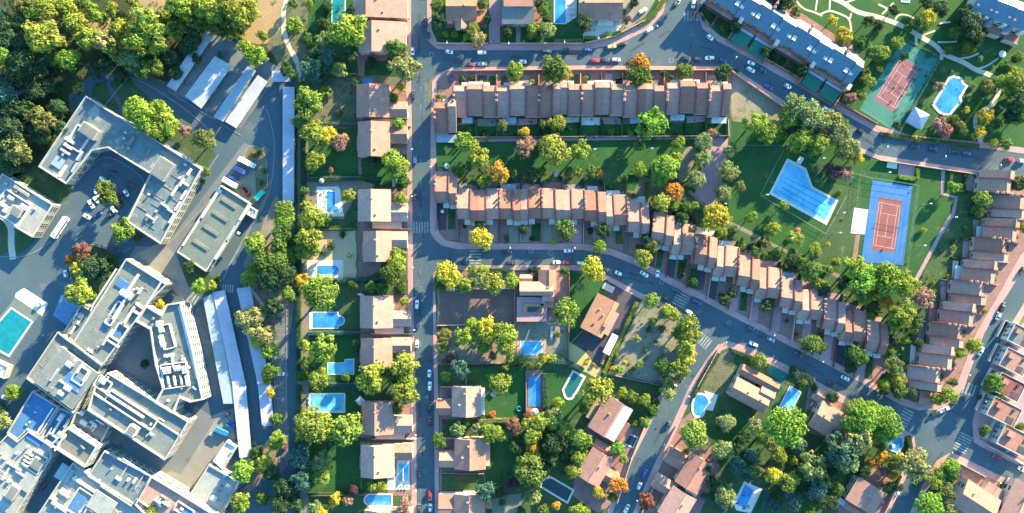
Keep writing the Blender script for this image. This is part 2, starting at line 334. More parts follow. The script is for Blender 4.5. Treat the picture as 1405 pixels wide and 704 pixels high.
pave([(1003,91),(1075,138),(1110,164),(1150,190),(1205,213),(1342,234),(1405,242),(1470,252),(1470,257),(1405,247),(1342,239),(1205,219),(1150,197),(1108,171),(1072,145),(1003,97)])
pave([(594,390),(598,374),(608,371),(640,371),(798,371),(826,381),(872,407),(912,425),(934,437),(951,457),(946,484),(934,509),(901,547),(886,580),(862,627),(834,701),(806,760),(812,760),(840,704),(868,630),(892,583),(907,550),(940,512),(952,485),(958,455),(938,430),(915,418),(875,400),(828,375),(800,364),(640,364),(606,364),(594,376)])
pave([(594,400),(594,420),(596,560),(597,760),(603,760),(602,560),(598,420),(597,400)])
pave([(868,760),(868,704),(892,650),(925,576),(947,528),(968,495),(985,473),(1000,468),(1035,479),(1075,499),(1120,523),(1175,552),(1237,587),(1254,598),(1256,612),(1243,655),(1220,704),(1212,704),(1236,652),(1248,612),(1247,604),(1232,595),(1170,561),(1116,532),(1072,508),(1032,488),(1000,477),(990,481),(975,500),(955,531),(933,579),(900,653),(876,704)])
pave([(1248,704),(1266,665),(1285,632),(1305,620),(1322,628),(1352,643),(1405,668),(1470,700),(1470,708),(1405,677),(1350,652),(1320,637),(1306,629),(1291,638),(1274,669),(1256,704)])
pave([(1470,330),(1405,415),(1372,470),(1346,530),(1334,580),(1336,607),(1352,616),(1405,642),(1470,672),(1470,664),(1405,634),(1355,608),(1344,602),(1342,582),(1354,532),(1380,473),(1412,420),(1470,345)])
# ---- plots west of the straight street
area('garden_lawn', 'lawn2', [(424,105),(495,105),(495,170),(425,172)], 3, .4)
area('bare_garden', 'scrub', [(425,106),(489,106),(489,168),(426,170)], 4, .7)
area('garden_lawn', 'lawn', [(424,176),(560,176),(560,243),(423,245)], 3, .3)
area('garden_lawn', 'lawn', [(424,-20),(488,-20),(490,70),(560,84),(560,104),(420,104)], 3, .4)
area('bare_garden', 'soil', [(423,247),(560,247),(560,315),(423,315)], 3, .4)
area('garden_lawn', 'lawn2', [(424,300),(470,300),(490,268),(492,312),(424,314)], 4, .5)
area('sand_garden', 'sand', [(426,317),(488,317),(489,381),(480,381),(422,381),(430,350)], 4, .4)
area('garden_lawn', 'lawn2', [(424,385),(495,385),(495,455),(424,455)], 3, .3)
area('garden_lawn', 'lawn', [(424,459),(497,459),(497,524),(424,524)], 3, .3)
area('garden_lawn', 'lawn', [(424,526),(497,528),(497,592),(424,600)], 3, .3)
area('garden_lawn', 'lawn', [(424,598),(500,598),(530,675),(424,676)], 3, .3)
area('garden_lawn', 'lawn2', [(424,680),(562,675),(564,760),(424,760)], 3, .3)
for y0, y1 in ((-20,30),(72,104),(118,245),(260,384),(405,455),(458,530),(550,600),(606,680)):
    area('front_yard', 'brickyard', [(489,y0),(559,y0),(560,y1),(492,y1)] if y0 < 300 else [(494,y0),(560+(y0-400)*.02,y0),(561+(y1-400)*.02,y1),(495,y1)], 5)
area('garden_lawn', 'lawn', [(536,60),(557,60),(557,104),(500,104),(500,84),(530,84)], 6, .3)
area('garden_lawn', 'lawn2', [(494,172),(558,172),(558,168),(545,164),(536,172),(494,176)], 6)
area('garden_lawn', 'lawn', [(528,216),(558,212),(559,258),(525,258),(496,246),(496,218)], 6, .3)
area('garden_lawn', 'lawn2', [(530,338),(558,338),(559,404),(497,404),(497,384),(520,372)], 6, .3)
area('garden_lawn', 'lawn2', [(498,505),(562,500),(563,550),(498,552)], 6, .3)
area('garden_lawn', 'lawn', [(496,654),(530,654),(533,676),(496,676)], 6, .3)
# ---- straight long terrace (upper row) and park
area('front_gardens', 'brickyard', [(600,98),(1002,96),(1003,120),(620,120),(622,165),(600,165)], 3)
area('back_gardens', 'lawn', [(598,150),(1002,150),(1002,189),(598,191)], 3)
area('garden_path', 'plaza', [(625,190),(955,186),(998,188),(998,192),(955,191),(625,195)], 5)
area('park_lawn', 'lawn', [(592,194),(1003,190),(1003,160),(1075,150),(1140,192),(1205,220),(1342,240),(1345,300),(1300,400),(1240,430),(1160,385),(1080,350),(1030,322),(985,300),(950,272),(930,262),(880,240),(870,262),(800,250),(700,252),(600,240)], 2)
area('back_gardens', 'lawn2', [(600,232),(860,238),(862,262),(600,262)], 3)
area('bare_lot', 'greysoil', [(1004,99),(1072,146),(1075,166),(1040,176),(1004,166)], 4, .5)
area('brick_plaza', 'plaza', [(974,191),(999,190),(996,225),(988,258),(978,285),(952,270),(960,240)], 5)
area('sand_area', 'soil', smooth([(947,200),(953,203),(952,224),(946,242),(938,252),(929,246),(933,225),(938,206),(947,200)]), 5)
area('park_path', 'soil', ribbon(smooth([(945,262),(985,298),(1030,320),(1080,346),(1150,378),(1165,388)]), 5), 5, .15)
area('park_path', 'plaza', ribbon([(1294,234),(1293,266),(1312,271),(1308,292),(1288,325),(1274,352),(1256,385),(1243,415)], 5), 5)
area('paved_patch', 'plaza', [(1233,225),(1256,228),(1254,243),(1232,240)], 5)
area('sun_tinted_lawn', 'lawn2', [(1140,250),(1182,262),(1178,330),(1150,372),(1110,352),(1130,310)], 4, .8)  # lighter grass patch: sunlight on the lawn put into its colour
area('basketball_pad', 'patio', [(1172,285),(1194,288),(1190,322),(1167,320)], 6)
area('garden_path', 'brickyard', [(1174,322),(1180,322),(1176,356),(1169,356)], 6)
# ---- middle and stepped terraces
area('front_gardens', 'brickyard', [(600,296),(880,300),(890,336),(878,353),(838,340),(800,333),(640,333),(612,328),(603,316)], 3)
area('front_gardens', 'brickyard', [(893,325),(940,345),(1010,385),(1075,415),(1140,455),(1215,480),(1240,546),(1200,526),(1140,494),(1057,452),(1000,423),(920,381),(885,358)], 3)
area('back_gardens', 'lawn2', [(890,290),(950,275),(985,302),(1030,325),(1080,350),(1150,383),(1180,395),(1240,430),(1235,500),(1225,520),(1215,480),(1100,400),(1000,345),(900,320)], 3)
# ---- eastern row
area('front_gardens', 'brickyard', [(1338,238),(1405,248),(1470,260),(1470,290),(1400,350),(1362,418),(1340,455),(1314,524),(1302,544),(1245,545),(1245,490),(1300,380),(1340,310)], 3)
area('back_gardens', 'lawn2', [(1296,240),(1336,240),(1345,300),(1310,395),(1260,485),(1245,540),(1215,520),(1230,440),(1250,410),(1290,325),(1314,290),(1314,270),(1297,262)], 4)
area('grass_verge', 'lawn2', [(1205,520),(1240,490),(1250,520),(1242,548),(1210,534)], 4, .3)
# ---- block between the straight street and the slanting street
area('block_gardens', 'lawn2', [(598,371),(798,371),(826,381),(872,407),(912,425),(934,437),(951,457),(946,484),(934,509),(901,547),(886,580),(862,627),(834,704),(806,760),(603,760),(602,560),(598,420)], 2)
area('bare_garden', 'soil', [(600,372),(706,372),(706,500),(600,500)], 3, .3)
area('house_yard', 'brickyard', [(707,373),(781,374),(781,440),(707,442)], 4)
area('garden_soil', 'greysoil', [(708,442),(780,441),(779,492),(708,492)], 4, .2)
area('garden_lawn', 'lawn', [(783,374),(822,383),(835,390),(800,450),(783,462)], 4, .3)
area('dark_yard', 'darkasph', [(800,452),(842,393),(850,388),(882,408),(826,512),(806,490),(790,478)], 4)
area('yellow_garden', 'yellowsoil', [(781,470),(790,474),(803,482),(812,496),(828,508),(822,520),(806,512),(782,500)], 5, .3)
area('vacant_lot', 'greysoil', [(882,410),(912,427),(934,439),(949,458),(944,484),(930,512),(918,530),(836,512)], 4, .3)
area('garden_lawn', 'lawn', [(640,501),(722,503),(722,577),(660,577),(640,560)], 4, .2)
area('garden_lawn', 'lawn', [(743,508),(780,506),(800,560),(770,575),(742,575)], 4, .3)
area('pool_terrace', 'brickyard', [(721,508),(745,508),(745,570),(721,570)], 5)
area('garden_lawn', 'lawn', [(668,592),(722,592),(715,670),(668,672)], 4, .4)
area('driveway', 'greysoil', [(675,684),(715,676),(720,760),(672,760)], 4, .4)
area('house_yard', 'brickyard', [(603,530),(660,530),(670,760),(604,760)], 3)
area('garden_lawn', 'lawn2', [(606,575),(655,575),(660,600),(606,600)], 4)
area('garden_lawn', 'lawn2', [(606,650),(664,650),(664,674),(606,674)], 4)
area('house_yard', 'brickyard', [(800,590),(822,560),(868,590),(888,575),(866,628),(845,690),(820,704),(785,680)], 3)
# ---- east of the slanting street
area('block_gardens', 'lawn2', [(990,481),(1000,477),(1032,488),(1072,508),(1116,532),(1170,561),(1232,595),(1247,604),(1248,612),(1236,652),(1212,704),(1190,760),(860,760),(876,704),(900,653),(933,579),(955,531),(975,500)], 2)
area('bare_garden', 'scrub', [(990,484),(1010,484),(1000,530),(975,560),(955,545)], 3, .6)
area('garden_lawn', 'lawn', [(1000,560),(1050,580),(1040,640),(985,640),(970,600)], 3, .6)
area('house_yard', 'brickyard', [(905,600),(955,560),(988,640),(960,704),(880,704)], 3)
area('house_yard', 'brickyard', [(1110,528),(1170,561),(1165,612),(1100,590)], 3)
area('house_yard', 'brickyard', [(1150,690),(1200,640),(1225,660),(1205,760),(1150,760)], 3)
area('green_court', 'canvas', [(1058,498),(1082,511),(1068,540),(1060,536),(1067,521),(1051,512)], 4)
# ---- north side
area('block_gardens', 'lawn', [(592,-60),(925,-60),(908,5),(884,30),(846,50),(800,60),(620,60),(600,58),(592,40)], 2)
area('driveway', 'plaza', [(671,-20),(686,-20),(686,59),(671,59)], 4)
area('driveway', 'plaza', [(708,30),(714,30),(714,59),(708,59)], 4)
area('house_yard', 'brickyard', [(612,-20),(668,-20),(668,38),(612,38)], 4)
area('house_yard', 'brickyard', [(686,-20),(744,-20),(744,32),(686,32)], 4)
area('car_park', 'concrete', [(854,-30),(916,-30),(884,26),(866,36),(850,46),(850,24)], 4)
area('pool_deck', 'patio', [(776,-20),(792,-20),(791,24),(776,33)], 4)
area('house_yard', 'patio', [(800,20),(854,20),(850,46),(822,54),(800,54)], 4)
area('communal_garden', 'lawn', [(1006,58),(1010,-60),(1470,-60),(1470,212),(1355,196),(1250,186),(1203,172),(1153,144),(1103,113)], 2)
area('private_yards', 'brickyard', [(961,-40),(1010,-40),(1180,70),(1160,120),(1150,140),(1103,113),(1006,58),(972,36)], 3)
for k, (pts, wd) in enumerate([
    ([(1085,-10),(1100,12),(1118,17),(1128,22)],2.6), ([(1122,-8),(1119,15)],2.4), ([(1139,-6),(1138,14)],2.4), ([(1125,20),(1138,14),(1155,20),(1166,26),(1168,44)],2.8),
    ([(1139,-4),(1158,4),(1175,17),(1205,23),(1240,36),(1262,50),(1284,62),(1294,75),(1322,85),(1338,96),(1360,103),(1370,112)],6.5), ([(1166,26),(1168,18)],2.4), ([(1160,4),(1185,-6)],3),
    ([(1372,112),(1370,128),(1362,144),(1348,152),(1338,158),(1338,176),(1346,196)],6), ([(1262,50),(1270,47),(1283,42)],2.4), ([(1286,58),(1300,58),(1313,57)],2.4), ([(1257,48),(1257,62)],4), ([(1293,72),(1291,82)],5),
    ([(1318,80),(1330,79),(1343,73)],2.4), ([(1338,95),(1352,92),(1370,80)],2.4), ([(1228,27),(1233,20),(1243,20),(1254,25)],2.4), ([(1210,20),(1226,4)],2.6), ([(1205,6),(1218,12)],2.6), ([(1370,145),(1378,150)],2)]):
    area('garden_path', 'pathm', ribbon(smooth(pts), wd), 5 + k % 4)
# ---- south-east corner
area('house_yard', 'brickyard', [(1256,704),(1274,669),(1291,638),(1306,629),(1320,637),(1350,652),(1405,677),(1470,708),(1470,780),(1240,780)], 3)
area('garden_lawn', 'lawn2', [(1262,704),(1278,670),(1293,642),(1306,634),(1316,640),(1306,680),(1300,760),(1255,760)], 4, .3)
area('brick_square', 'plaza', [(1340,585),(1352,535),(1366,500),(1385,470),(1470,350),(1470,660),(1405,632),(1356,607),(1345,601)], 3)
area('grass_patch', 'lawn2', [(1345,540),(1372,556),(1366,566),(1342,552)], 5, .3)
area('grass_patch', 'lawn2', [(1338,588),(1352,586),(1356,596),(1346,600)], 5, .3)
# ---- painted markings
def crossing(cx, cy, L, wd, ang, n, L0=10):
    mb = MB(); x, y = W(cx, cy); a = R(ang); d = Vector((math.cos(a), math.sin(a))); q = Vector((-d.y, d.x))
    for i in range(n):
        t = (i - (n-1)/2) / n * L
        c = Vector((x, y)) + d*t; hw = L/n*.25
        pts = [c - d*hw - q*wd/2, c + d*hw - q*wd/2, c + d*hw + q*wd/2, c - d*hw + q*wd/2]
        mb.sheet([tuple(p) for p in pts], LZ*L0)
    o = mb.obj('zebra_crossing', M['marking']); o['kind'] = 'structure'
crossing(577.5,312,8.2,5.5,0,6); crossing(652,353,7.6,6,90,5); crossing(935,410,8.8,7,62,6); crossing(966,468,7,6,-38,5); crossing(1242,573,9.5,6,62,6)
crossing(1321,608,10,7,63,7); crossing(1327,533,9,6,-20,5); crossing(313,396,6,4,0,5); crossing(948,22,8,5,0,5, 9); crossing(262,408,8,5,-30,5,6)
mb = MB()
for y in range(435, 640, 8):
    for x0, x1 in ((379, 391),): mb.sheet(P((x0,y),(x1,y),(x1,y+.5),(x0,y+.5)), LZ*5)
for i in range(7):
    x, y = 75 + i*3.4, 433 - i*0 ; mb.sheet(P((76+i*2.9,430-i*4.3),(92+i*2.4,441-i*3.4),(92.3+i*2.4,440.6-i*3.4),(76.3+i*2.9,429.6-i*4.3)), LZ*6)
mb.obj('parking_bay_lines', M['marking'])['kind'] = 'structure'
mb = MB()
for x, y in ((592,75),(921,83)):
    for a in ((x-3,y-3,x+3,y-2.4),(x-3,y+2.4,x+3,y+3),(x-3,y-2.4,x-2.4,y+2.4),(x+2.4,y-2.4,x+3,y+2.4)):
        mb.sheet(P((a[0],a[1]),(a[2],a[1]),(a[2],a[3]),(a[0],a[3])), LZ*10)
for x, y, r in ((1192,528,4),(1000,433+10,3),(908,387,3.5),(756,347,4),(729,344,3.5),(1023,440,3)):
    for a in range(0, 360, 40):
        q = R(a); mb.sheet([(W(x,y)[0]+math.cos(q+t)*rr, W(x,y)[1]+math.sin(q+t)*rr) for t, rr in ((0,r*.37),(.5,r*.37),(.5,r*.27),(0,r*.27))], LZ*10)
for i in range(24):     # faint centre dashes on the straight street
    y = 118 + i*25; mb.sheet(P((577,y),(577.5,y),(577.5,y+7),(577,y+7)), LZ*9)
mb.obj('road_markings', M['marking'])['kind'] = 'structure'
mb = MB(); rp = random.Random(12)
ROADS = [[(577,-10),(577,300),(583,420),(584,704)],[(600,80),(800,80),(860,72),(930,30)],[(930,60),(1000,78),(1100,140),(1200,196),(1400,225)],[(600,352),(800,353),(880,385),(1000,450),(1240,575)],[(950,470),(900,590),(850,704)],[(1395,395),(1330,530),(1300,600),(1240,690)]]
for rd in ROADS:       # patched trenches and worn strips
    for a, b in zip(rd, rd[1:]):
        a, b = Vector(W(*a)), Vector(W(*b)); d = (b-a).normalized(); q = Vector((-d.y, d.x)); L = (b-a).length
        for k in range(int(L/9)):
            c = a + d*rp.uniform(0, L) + q*rp.uniform(-2.6, 2.6); l, w2 = (rp.uniform(2,9), rp.uniform(.35,1.3)) if rp.random() < .7 else (rp.uniform(.4,.8), rp.uniform(3,5)); z = LZ*8 + .0125 + .0002*(len(mb.f) % 40)
            mb.sheet([tuple(c-d*l/2-q*w2/2), tuple(c+d*l/2-q*w2/2), tuple(c+d*l/2+q*w2/2), tuple(c-d*l/2+q*w2/2)], z)
mb.obj('asphalt_patches', M['darkasph'])['kind'] = 'structure'
def kerb(pts, wd=.35):
    o = MB().prism(ribbon(P(*pts), wd), -.02, .16).obj('kerb', M['kerbm']); o['kind'] = 'structure'
kerb(smooth([(334,219),(338,204),(350,199),(362,208),(367,228),(367,262),(360,282),(330,335),(310,372)])); kerb(smooth([(306,384),(314,366),(342,318),(372,264),(378,200),(372,168),(366,150)]))
kerb([(226,340),(306,256),(334,219)]); kerb([(222,332),(288,230),(300,212)]); kerb(smooth([(110,350),(98,345),(94,352),(100,405)])); kerb(smooth([(98,340),(125,333),(165,350),(180,340)])); kerb(smooth([(0,352),(30,354),(60,340),(70,330)])); kerb(smooth([(95,262),(130,222),(150,212),(200,245),(196,262),(172,300)])); kerb([(378,424),(376,600),(388,650)]); kerb([(393,424),(394,640)])
kerb(smooth([(140,150),(172,110),(180,104),(230,132),(288,176),(296,200)])); kerb([(232,126),(330,186)])
# ================================================================ POOLS
def pool(pts, desc, label, water='water', deck=None, coping=.45, deckm='patio', cop='patio', steps=True, rounds=0, lanes=0, L=7):
    """swimming pool: a raised coping ring, the deck round it, the water sheet just below the rim"""
    w = [Vector(p) for p in P(*pts)]
    c = sum(w, Vector((0,0)))/len(w); root = empty('swimming_pool', c.x, c.y)
    tag(root, label, 'swimming pool', 'swimming pools'); ANCH.append((sum(p[0] for p in pts)/len(pts), sum(p[1] for p in pts)/len(pts), desc))
    loc = ccw([(p.x-c.x, p.y-c.y) for p in w]); n = len(loc)
    if deck:
        d = [(x-c.x, y-c.y) for x, y in P(*deck)]; MB().prism(d, 0.0, .13).obj('deck', M[deckm], root)
    # offset ring
    out = []
    for i in range(n):
        a, b, e = Vector(loc[i-1]), Vector(loc[i]), Vector(loc[(i+1) % n])
        n1 = Vector(((b-a).y, -(b-a).x)).normalized(); n2 = Vector(((e-b).y, -(e-b).x)).normalized(); m = (n1+n2)
        m = m.normalized() / max(.5, m.normalized().dot(n1)) if m.length > 1e-4 else n1
        out.append(tuple(b + m*coping))
    mb = MB(); z0, z1 = 0.0, .20
    for i in range(n):
        j = (i+1) % n
        mb.quad((*loc[i],z1),(*out[i],z1),(*out[j],z1),(*loc[j],z1)); mb.quad((*out[i],z0),(*out[j],z0),(*out[j],z1),(*out[i],z1)); mb.quad((*loc[j],.0),(*loc[i],.0),(*loc[i],z1),(*loc[j],z1))
    mb.obj('coping', M[cop], root)
    MB().sheet(loc, .145 if deck else .12).obj('water', M[water], root)
    if steps:
        i = max(range(n), key=lambda k: (Vector(loc[k])-Vector(loc[(k+1) % n])).length); a, b = Vector(loc[i]), Vector(loc[(i+1) % n]); p = a.lerp(b, .12)
        t = (b-a).normalized(); q = Vector((t.y, -t.x)); l = MB()
        rail = lambda s: [(*(p+t*s+q*.25),.2), (*(p+t*s+q*.25),.9), (*(p+t*s-q*.35),.9), (*(p+t*s-q*.45),.2)]
        l.tube(rail(0) + rail(.5)[::-1], .035)
        l.obj('ladder', M['steel'], root)
    return root, c
def arc(cx, cy, r, a0, a1, n=8, ry=None):
    return [(cx + r*math.cos(R(a0+(a1-a0)*i/n)), cy + (ry or r)*math.sin(R(a0+(a1-a0)*i/n))) for i in range(n+1)]
pool([(456,-20),(473,-20),(473,32),(456,32)], 'the turquoise corner pool', 'turquoise pool cut off by the upper edge beside a hedge', 'watert')
pool([(448,263),(459.5,263),(460,283)]+arc(460.5,287,4,-80,90,6)+[(448.5,290.5)], 'the white decked pool', 'small blue pool with side bulge on a square white deck', 'water', [(434,256),(466,256),(472,297),(436,297)])
pool([(435,364.5),(459,364.5)]+arc(459,370.5,6,-80,80,6)+[(435,376.5)], 'the pool by the sand yard', 'bullet shaped blue pool on pale deck below the sandy yard', 'water', [(421,357),(471,357),(471,381),(421,381)])
pool([(429,429),(463,429),(464,434)]+arc(466,440,6,-85,85,7)+[(464,446),(463,450),(429,450)], 'the round ended pool', 'deep blue pool with round bay beside a huge stone pine', 'water', [(424,428.5),(429,428.5),(429,452),(424,452)])
pool([(450,498.5),(474,498.5),(474,494),(485,493),(485,513),(450,513)], 'the stepped blue pool', 'pale blue pool with a raised step corner on a dark lawn', 'waterl')
pool([(426,541),(472,541),(472,564.5),(426,564.5)], 'the white rimmed pool', 'large plain blue pool with white rim and deckchairs at one end', 'waterl', [(423,540),(426,540),(426,562),(423,562)], coping=.7)
pool([(547,636),(560,636),(560,659),(547,659)], 'the front yard pool', 'small upright turquoise pool on white deck beside the street', 'waterl', [(544,631),(562,631),(562,672),(531,672),(531,654),(544,654)])
pool([(506,679),(537,679),(537,693),(506,693)]+arc(506,686,5.5,110,250,6)[1:-1], 'the bay ended pool', 'dark blue pool with round bay at its left end', 'water', coping=.6)
pool([(715,469),(743,469),(743,486),(715,486)], 'the pink rimmed pool', 'grey blue pool with wide pink rim behind the skylight house', 'waterl', [(709,466),(749,466),(749,489),(709,489)], deckm='paving')
pool([(725.5,517),(741.5,517),(741.5,557),(725.5,557)], 'the upright deep blue pool', 'long deep blue pool standing upright on a brick terrace', 'water', cop='brickyard')
pool([(787,511),(800,518),(789,538)]+arc(781,541,5,0,150,5)+[(774,535)], 'the dark green pool', 'dark green pool with white rim and round bay, tilted', 'waterg', coping=1.1)
pool([(751,657),(756,656),(785,673),(778,688),(743,667),(745,660)], 'the black tilted pool', 'black watered tilted pool with a pale rim beside a bush', 'waterd', coping=.9)
pool([(858,594),(874,601),(868,613),(853,606)], 'the slate dark pool', 'small dark navy pool tilted beside the slanting street', 'waterd', coping=.7)
pool(smooth([(956,542),(966,542),(972,549),(971,556),(966,560),(963,570),(955,571),(951,564),(952,550),(956,542)],2)[:-1], 'the kidney pool', 'kidney shaped blue pool with white rim and corner deck', 'water', [(966,536),(985,542),(978,564),(968,562),(970,545)], coping=1.1)
pool([(1084,530),(1098,538.5),(1086,562),(1070,558)], 'the bright tilted pool', 'bright blue tilted pool between the green court and a stone pine', 'waterl')
pool([(1022,665),(1034,672),(1022,699),(1010,690)], 'the pale decked pool', 'tilted blue pool on pale deck among dark conifers', 'water', [(1021,660),(1046,671),(1030,704),(1010,700),(1006,690)])
pool([(1212,600),(1238,600),(1238,612),(1230,620),(1212,614)], 'the half hidden pool', 'blue pool half hidden below big bright trees at the junction', 'water', [(1236,598),(1241,602),(1236,620),(1229,624)])
rt, c = pool([(1081,222),(1104,234),(1113,258),(1146,276),(1131,303),(1060,264)], 'the park pool', 'large six sided blue park pool with lane lines', 'waterl', [(1080,217),(1106,231),(1115,256),(1150,275),(1134,309),(1055,266)], coping=.5)
mb = MB()
for a, b in (((1078,244),(1137,273)),((1075,250),(1133,282)),((1072,257),(1130,289)),((1068,262),(1127,296))):
    mb.prism([(x-c.x, y-c.y) for x, y in ribbon(P(a, b), .22)], .15, .17)
mb.obj('lane_lines', M['darkasph'], rt)
MB().prism([(x-c.x, y-c.y) for x, y in P((1097,214),(1103,217),(1098,226),(1092,223))], .02, .5).obj('shower_block', M['patio'], rt)
pool([(1303,109),(1308,107),(1317,109),(1320,116),(1324,119),(1315,134),(1317,139),(1312,143),(1302,156),(1293,155),(1288,151),(1282,144)], 'the ornate pool', 'ornate blue pool with bulging bays and white rim in the garden', 'water', coping=1.2)
pool([(761,-20),(776,-20),(776,32),(761,32)], 'the long upright pool', 'long blue pool with white edge and sun loungers on white deck', 'water')
pool([(16,424),(43,442),(12,487),(-22,467)], 'the turquoise hospital pool', 'big turquoise pool with green surround beside the hospital', 'watert', [(20,410),(54,432),(14,492),(-30,470)], deckm='greenroof', coping=.8, cop='white')
pool([(1238,-10),(1248,-10),(1247,3),(1237,2)], 'the tiny corner pool', 'tiny bright blue pool cut by the upper edge of the garden', 'waterl')
# ================================================================ VEGETATION
COLR = dict(yg=(.178,.235,.042), g=(.080,.140,.032), dg=(.036,.078,.034), y=(.37,.32,.04), o=(.38,.18,.035), gg=(.165,.215,.085), r=(.17,.08,.06),
            bg=(.045,.115,.095), pk=(.27,.16,.13), ol=(.13,.15,.05), tn=(.255,.255,.10), by=(.165,.255,.04), pp=(.085,.045,.06))
CNAME = dict(yg='yellow-green', g='green', dg='dark green', y='yellow', o='orange', gg='grey-green', r='red-brown', bg='blue-green', pk='pinkish brown', ol='olive', tn='tan-yellow', by='bright green', pp='purple')
def leaves(mb, r, c, rad, n, size, squash=.85, jit=.7, lo=-.45):
    """leaf-sized faces spread through the shell of one clump"""
    for _ in range(n):
        while True:
            d = Vector((r.gauss(0,1), r.gauss(0,1), r.gauss(0,1)))
            if d.length > .01:
                d.normalize()
                if d.z > lo: break
        p = Vector(c) + Vector((d.x, d.y, d.z*squash))*rad*(r.uniform(.55, 1.05) if r.random() < .8 else r.uniform(1.0, 1.3))
        nn = (d + Vector((r.gauss(0,jit), r.gauss(0,jit), r.gauss(0,jit)+.2))).normalized(); u = nn.orthogonal().normalized(); v = nn.cross(u); a = r.uniform(0, 6.28)
        u, v = u*math.cos(a)+v*math.sin(a), v*math.cos(a)-u*math.sin(a); s = size*r.uniform(.6, 1.35)
        mb.add([p-u*s-v*s*.35, p+v*s*.6, p+u*s-v*s*.35, p-v*s*.7], [(0,1,2,3)])
def crown(form, seed):
    """unit crown (radius about 1) standing on z = 0 with its trunk and limbs"""
    r = random.Random(seed*17+5); mb = MB(); tips = []
    if form in ('r', 'l'):
        n = 30 if form == 'r' else 24; lobes = [r.uniform(.72, 1.08) for _ in range(7)]
        cz = 1.05; 
        for i in range(n):
            a = r.uniform(0, 6.283); t = math.sqrt(r.random()); e = r.uniform(0, 1)
            k = lobes[int(a/6.2832*7) % 7]
            rr = (.78 if form == 'r' else .82)*t*k; top = math.sqrt(max(0, 1-(t*.85)**2))
            z = cz + (top*.55 if e > .3 else -.25*top)*r.uniform(.7, 1.1)
            c = (math.cos(a)*rr, math.sin(a)*rr, z); rad = r.uniform(.25, .37) if form == 'r' else r.uniform(.20, .34); tips.append(c)
            leaves(mb, r, c, rad, 84 if form == 'r' else 76, .082, .85, .34)
        th = cz
    elif form == 'p':
        cz = 1.0
        for i in range(74):
            t = math.sqrt((i+.5)/74); a = i*2.39996 + r.uniform(-.25,.25); k = 1 + .07*math.sin(a*3+seed) + r.uniform(-.05,.05)
            z = cz + .48*math.sqrt(max(0, 1-(t*.93)**2)) - .05; c = (math.cos(a)*t*.86*k, math.sin(a)*t*.86*k, z); 
            if i % 5 == 0: tips.append(c)
            leaves(mb, r, c, r.uniform(.13,.19), 40, .052, .9, .4, -.2)
        th = cz
    elif form == 'c':
        for i in range(46):
            t = i/46; z = .25 + t*2.2; rr = (1-t)*.84*r.uniform(.7,1.1); a = i*2.4; c = (math.cos(a)*rr, math.sin(a)*rr, z)
            leaves(mb, r, c, .32-.17*t, 60, .062, .7, .6)
        tips = [(0,0,1.6)]; th = 2.2
    elif form == 'b':
        for i in range(9):
            a = r.uniform(0,6.283); t = math.sqrt(r.random())*.6; c = (math.cos(a)*t, math.sin(a)*t, .38+.34*(1-t)*r.uniform(.5,1.2)); leaves(mb, r, c, r.uniform(.36,.5), 64, .12, .8, .55, -.6)
        return mb, None
    elif form == 'a':
        for i in range(22):
            a = i*2.39996; L = r.uniform(.8,1.05); up = r.uniform(.05,.55); pts = [Vector((math.cos(a)*L*t, math.sin(a)*L*t, 1.5 + up*t*1.2 - 1.1*t*t)) for t in (0,.25,.5,.75,1)]
            s = Vector((-math.sin(a), math.cos(a), 0))
            for j in range(4):
                w0, w1 = (.03,.10,.12,.09,.015)[j], (.03,.10,.12,.09,.015)[j+1]; z = Vector((0,0,.05))
                mb.add([pts[j]-s*w0-z, pts[j], pts[j+1], pts[j+1]-s*w1-z], [(0,1,2,3)]); mb.add([pts[j], pts[j]+s*w0-z, pts[j+1]+s*w1-z, pts[j+1]], [(0,1,2,3)])
        th = 1.5
    tk = MB(); r0 = {'c': .09}.get(form, .085)
    tk.tube([(0,0,-.05),(.02,.01,th*.35),(0,.02,th*.75 if form != 'a' else 1.48)], r0, r0*.55, 7)
    for c in tips[:7]: tk.tube([(.01,.01,th*.45), (c[0]*.45, c[1]*.45, th*.45+(c[2]-th*.45)*.6), c], r0*.42, .012, 5)
    return mb, tk
NV = dict(r=7, l=6, p=3, c=3, b=6, a=2); FORMS = {}
for f, n in NV.items():
    FORMS[f] = []
    for s in range(n):
        mb, tk = crown(f, s + 11*ord(f)); FORMS[f].append((mb.mesh('leafy_crown', LEAF), tk.mesh('trunk', M['bark']) if tk else None))
ZONES = [(lambda x,y: x < 395 and y < 262, 'the corner wood and its edge'), (lambda x,y: x < 412, 'the hospital grounds'), (lambda x,y: x < 566, 'the gardens left of the straight street'),
         (lambda x,y: y < 64 and x < 925, 'the gardens above the upper road'), (lambda x,y: x > 1000 and y < 215 and (x > 1180 or y < 140), 'the communal garden'),
         (lambda x,y: y < 190 and x < 1005, 'the long terrace gardens'), (lambda x,y: 590 < x < 1300 and y < 290+(max(0,x-890))*.35, 'the park'), (lambda x,y: x < 960 and y > 370, 'the middle block gardens'),
         (lambda x,y: y > 470+max(0,(x-1000))*.42, 'the lower right gardens'), (lambda x,y: True, 'the terrace gardens')]
def zone(x, y): return next(z for f, z in ZONES if f(x, y))
def vary(c, r): 
    k = r.uniform(.86, 1.14); return (c[0]*k*r.uniform(.92,1.08), c[1]*k, c[2]*k*r.uniform(.9,1.1), 1)
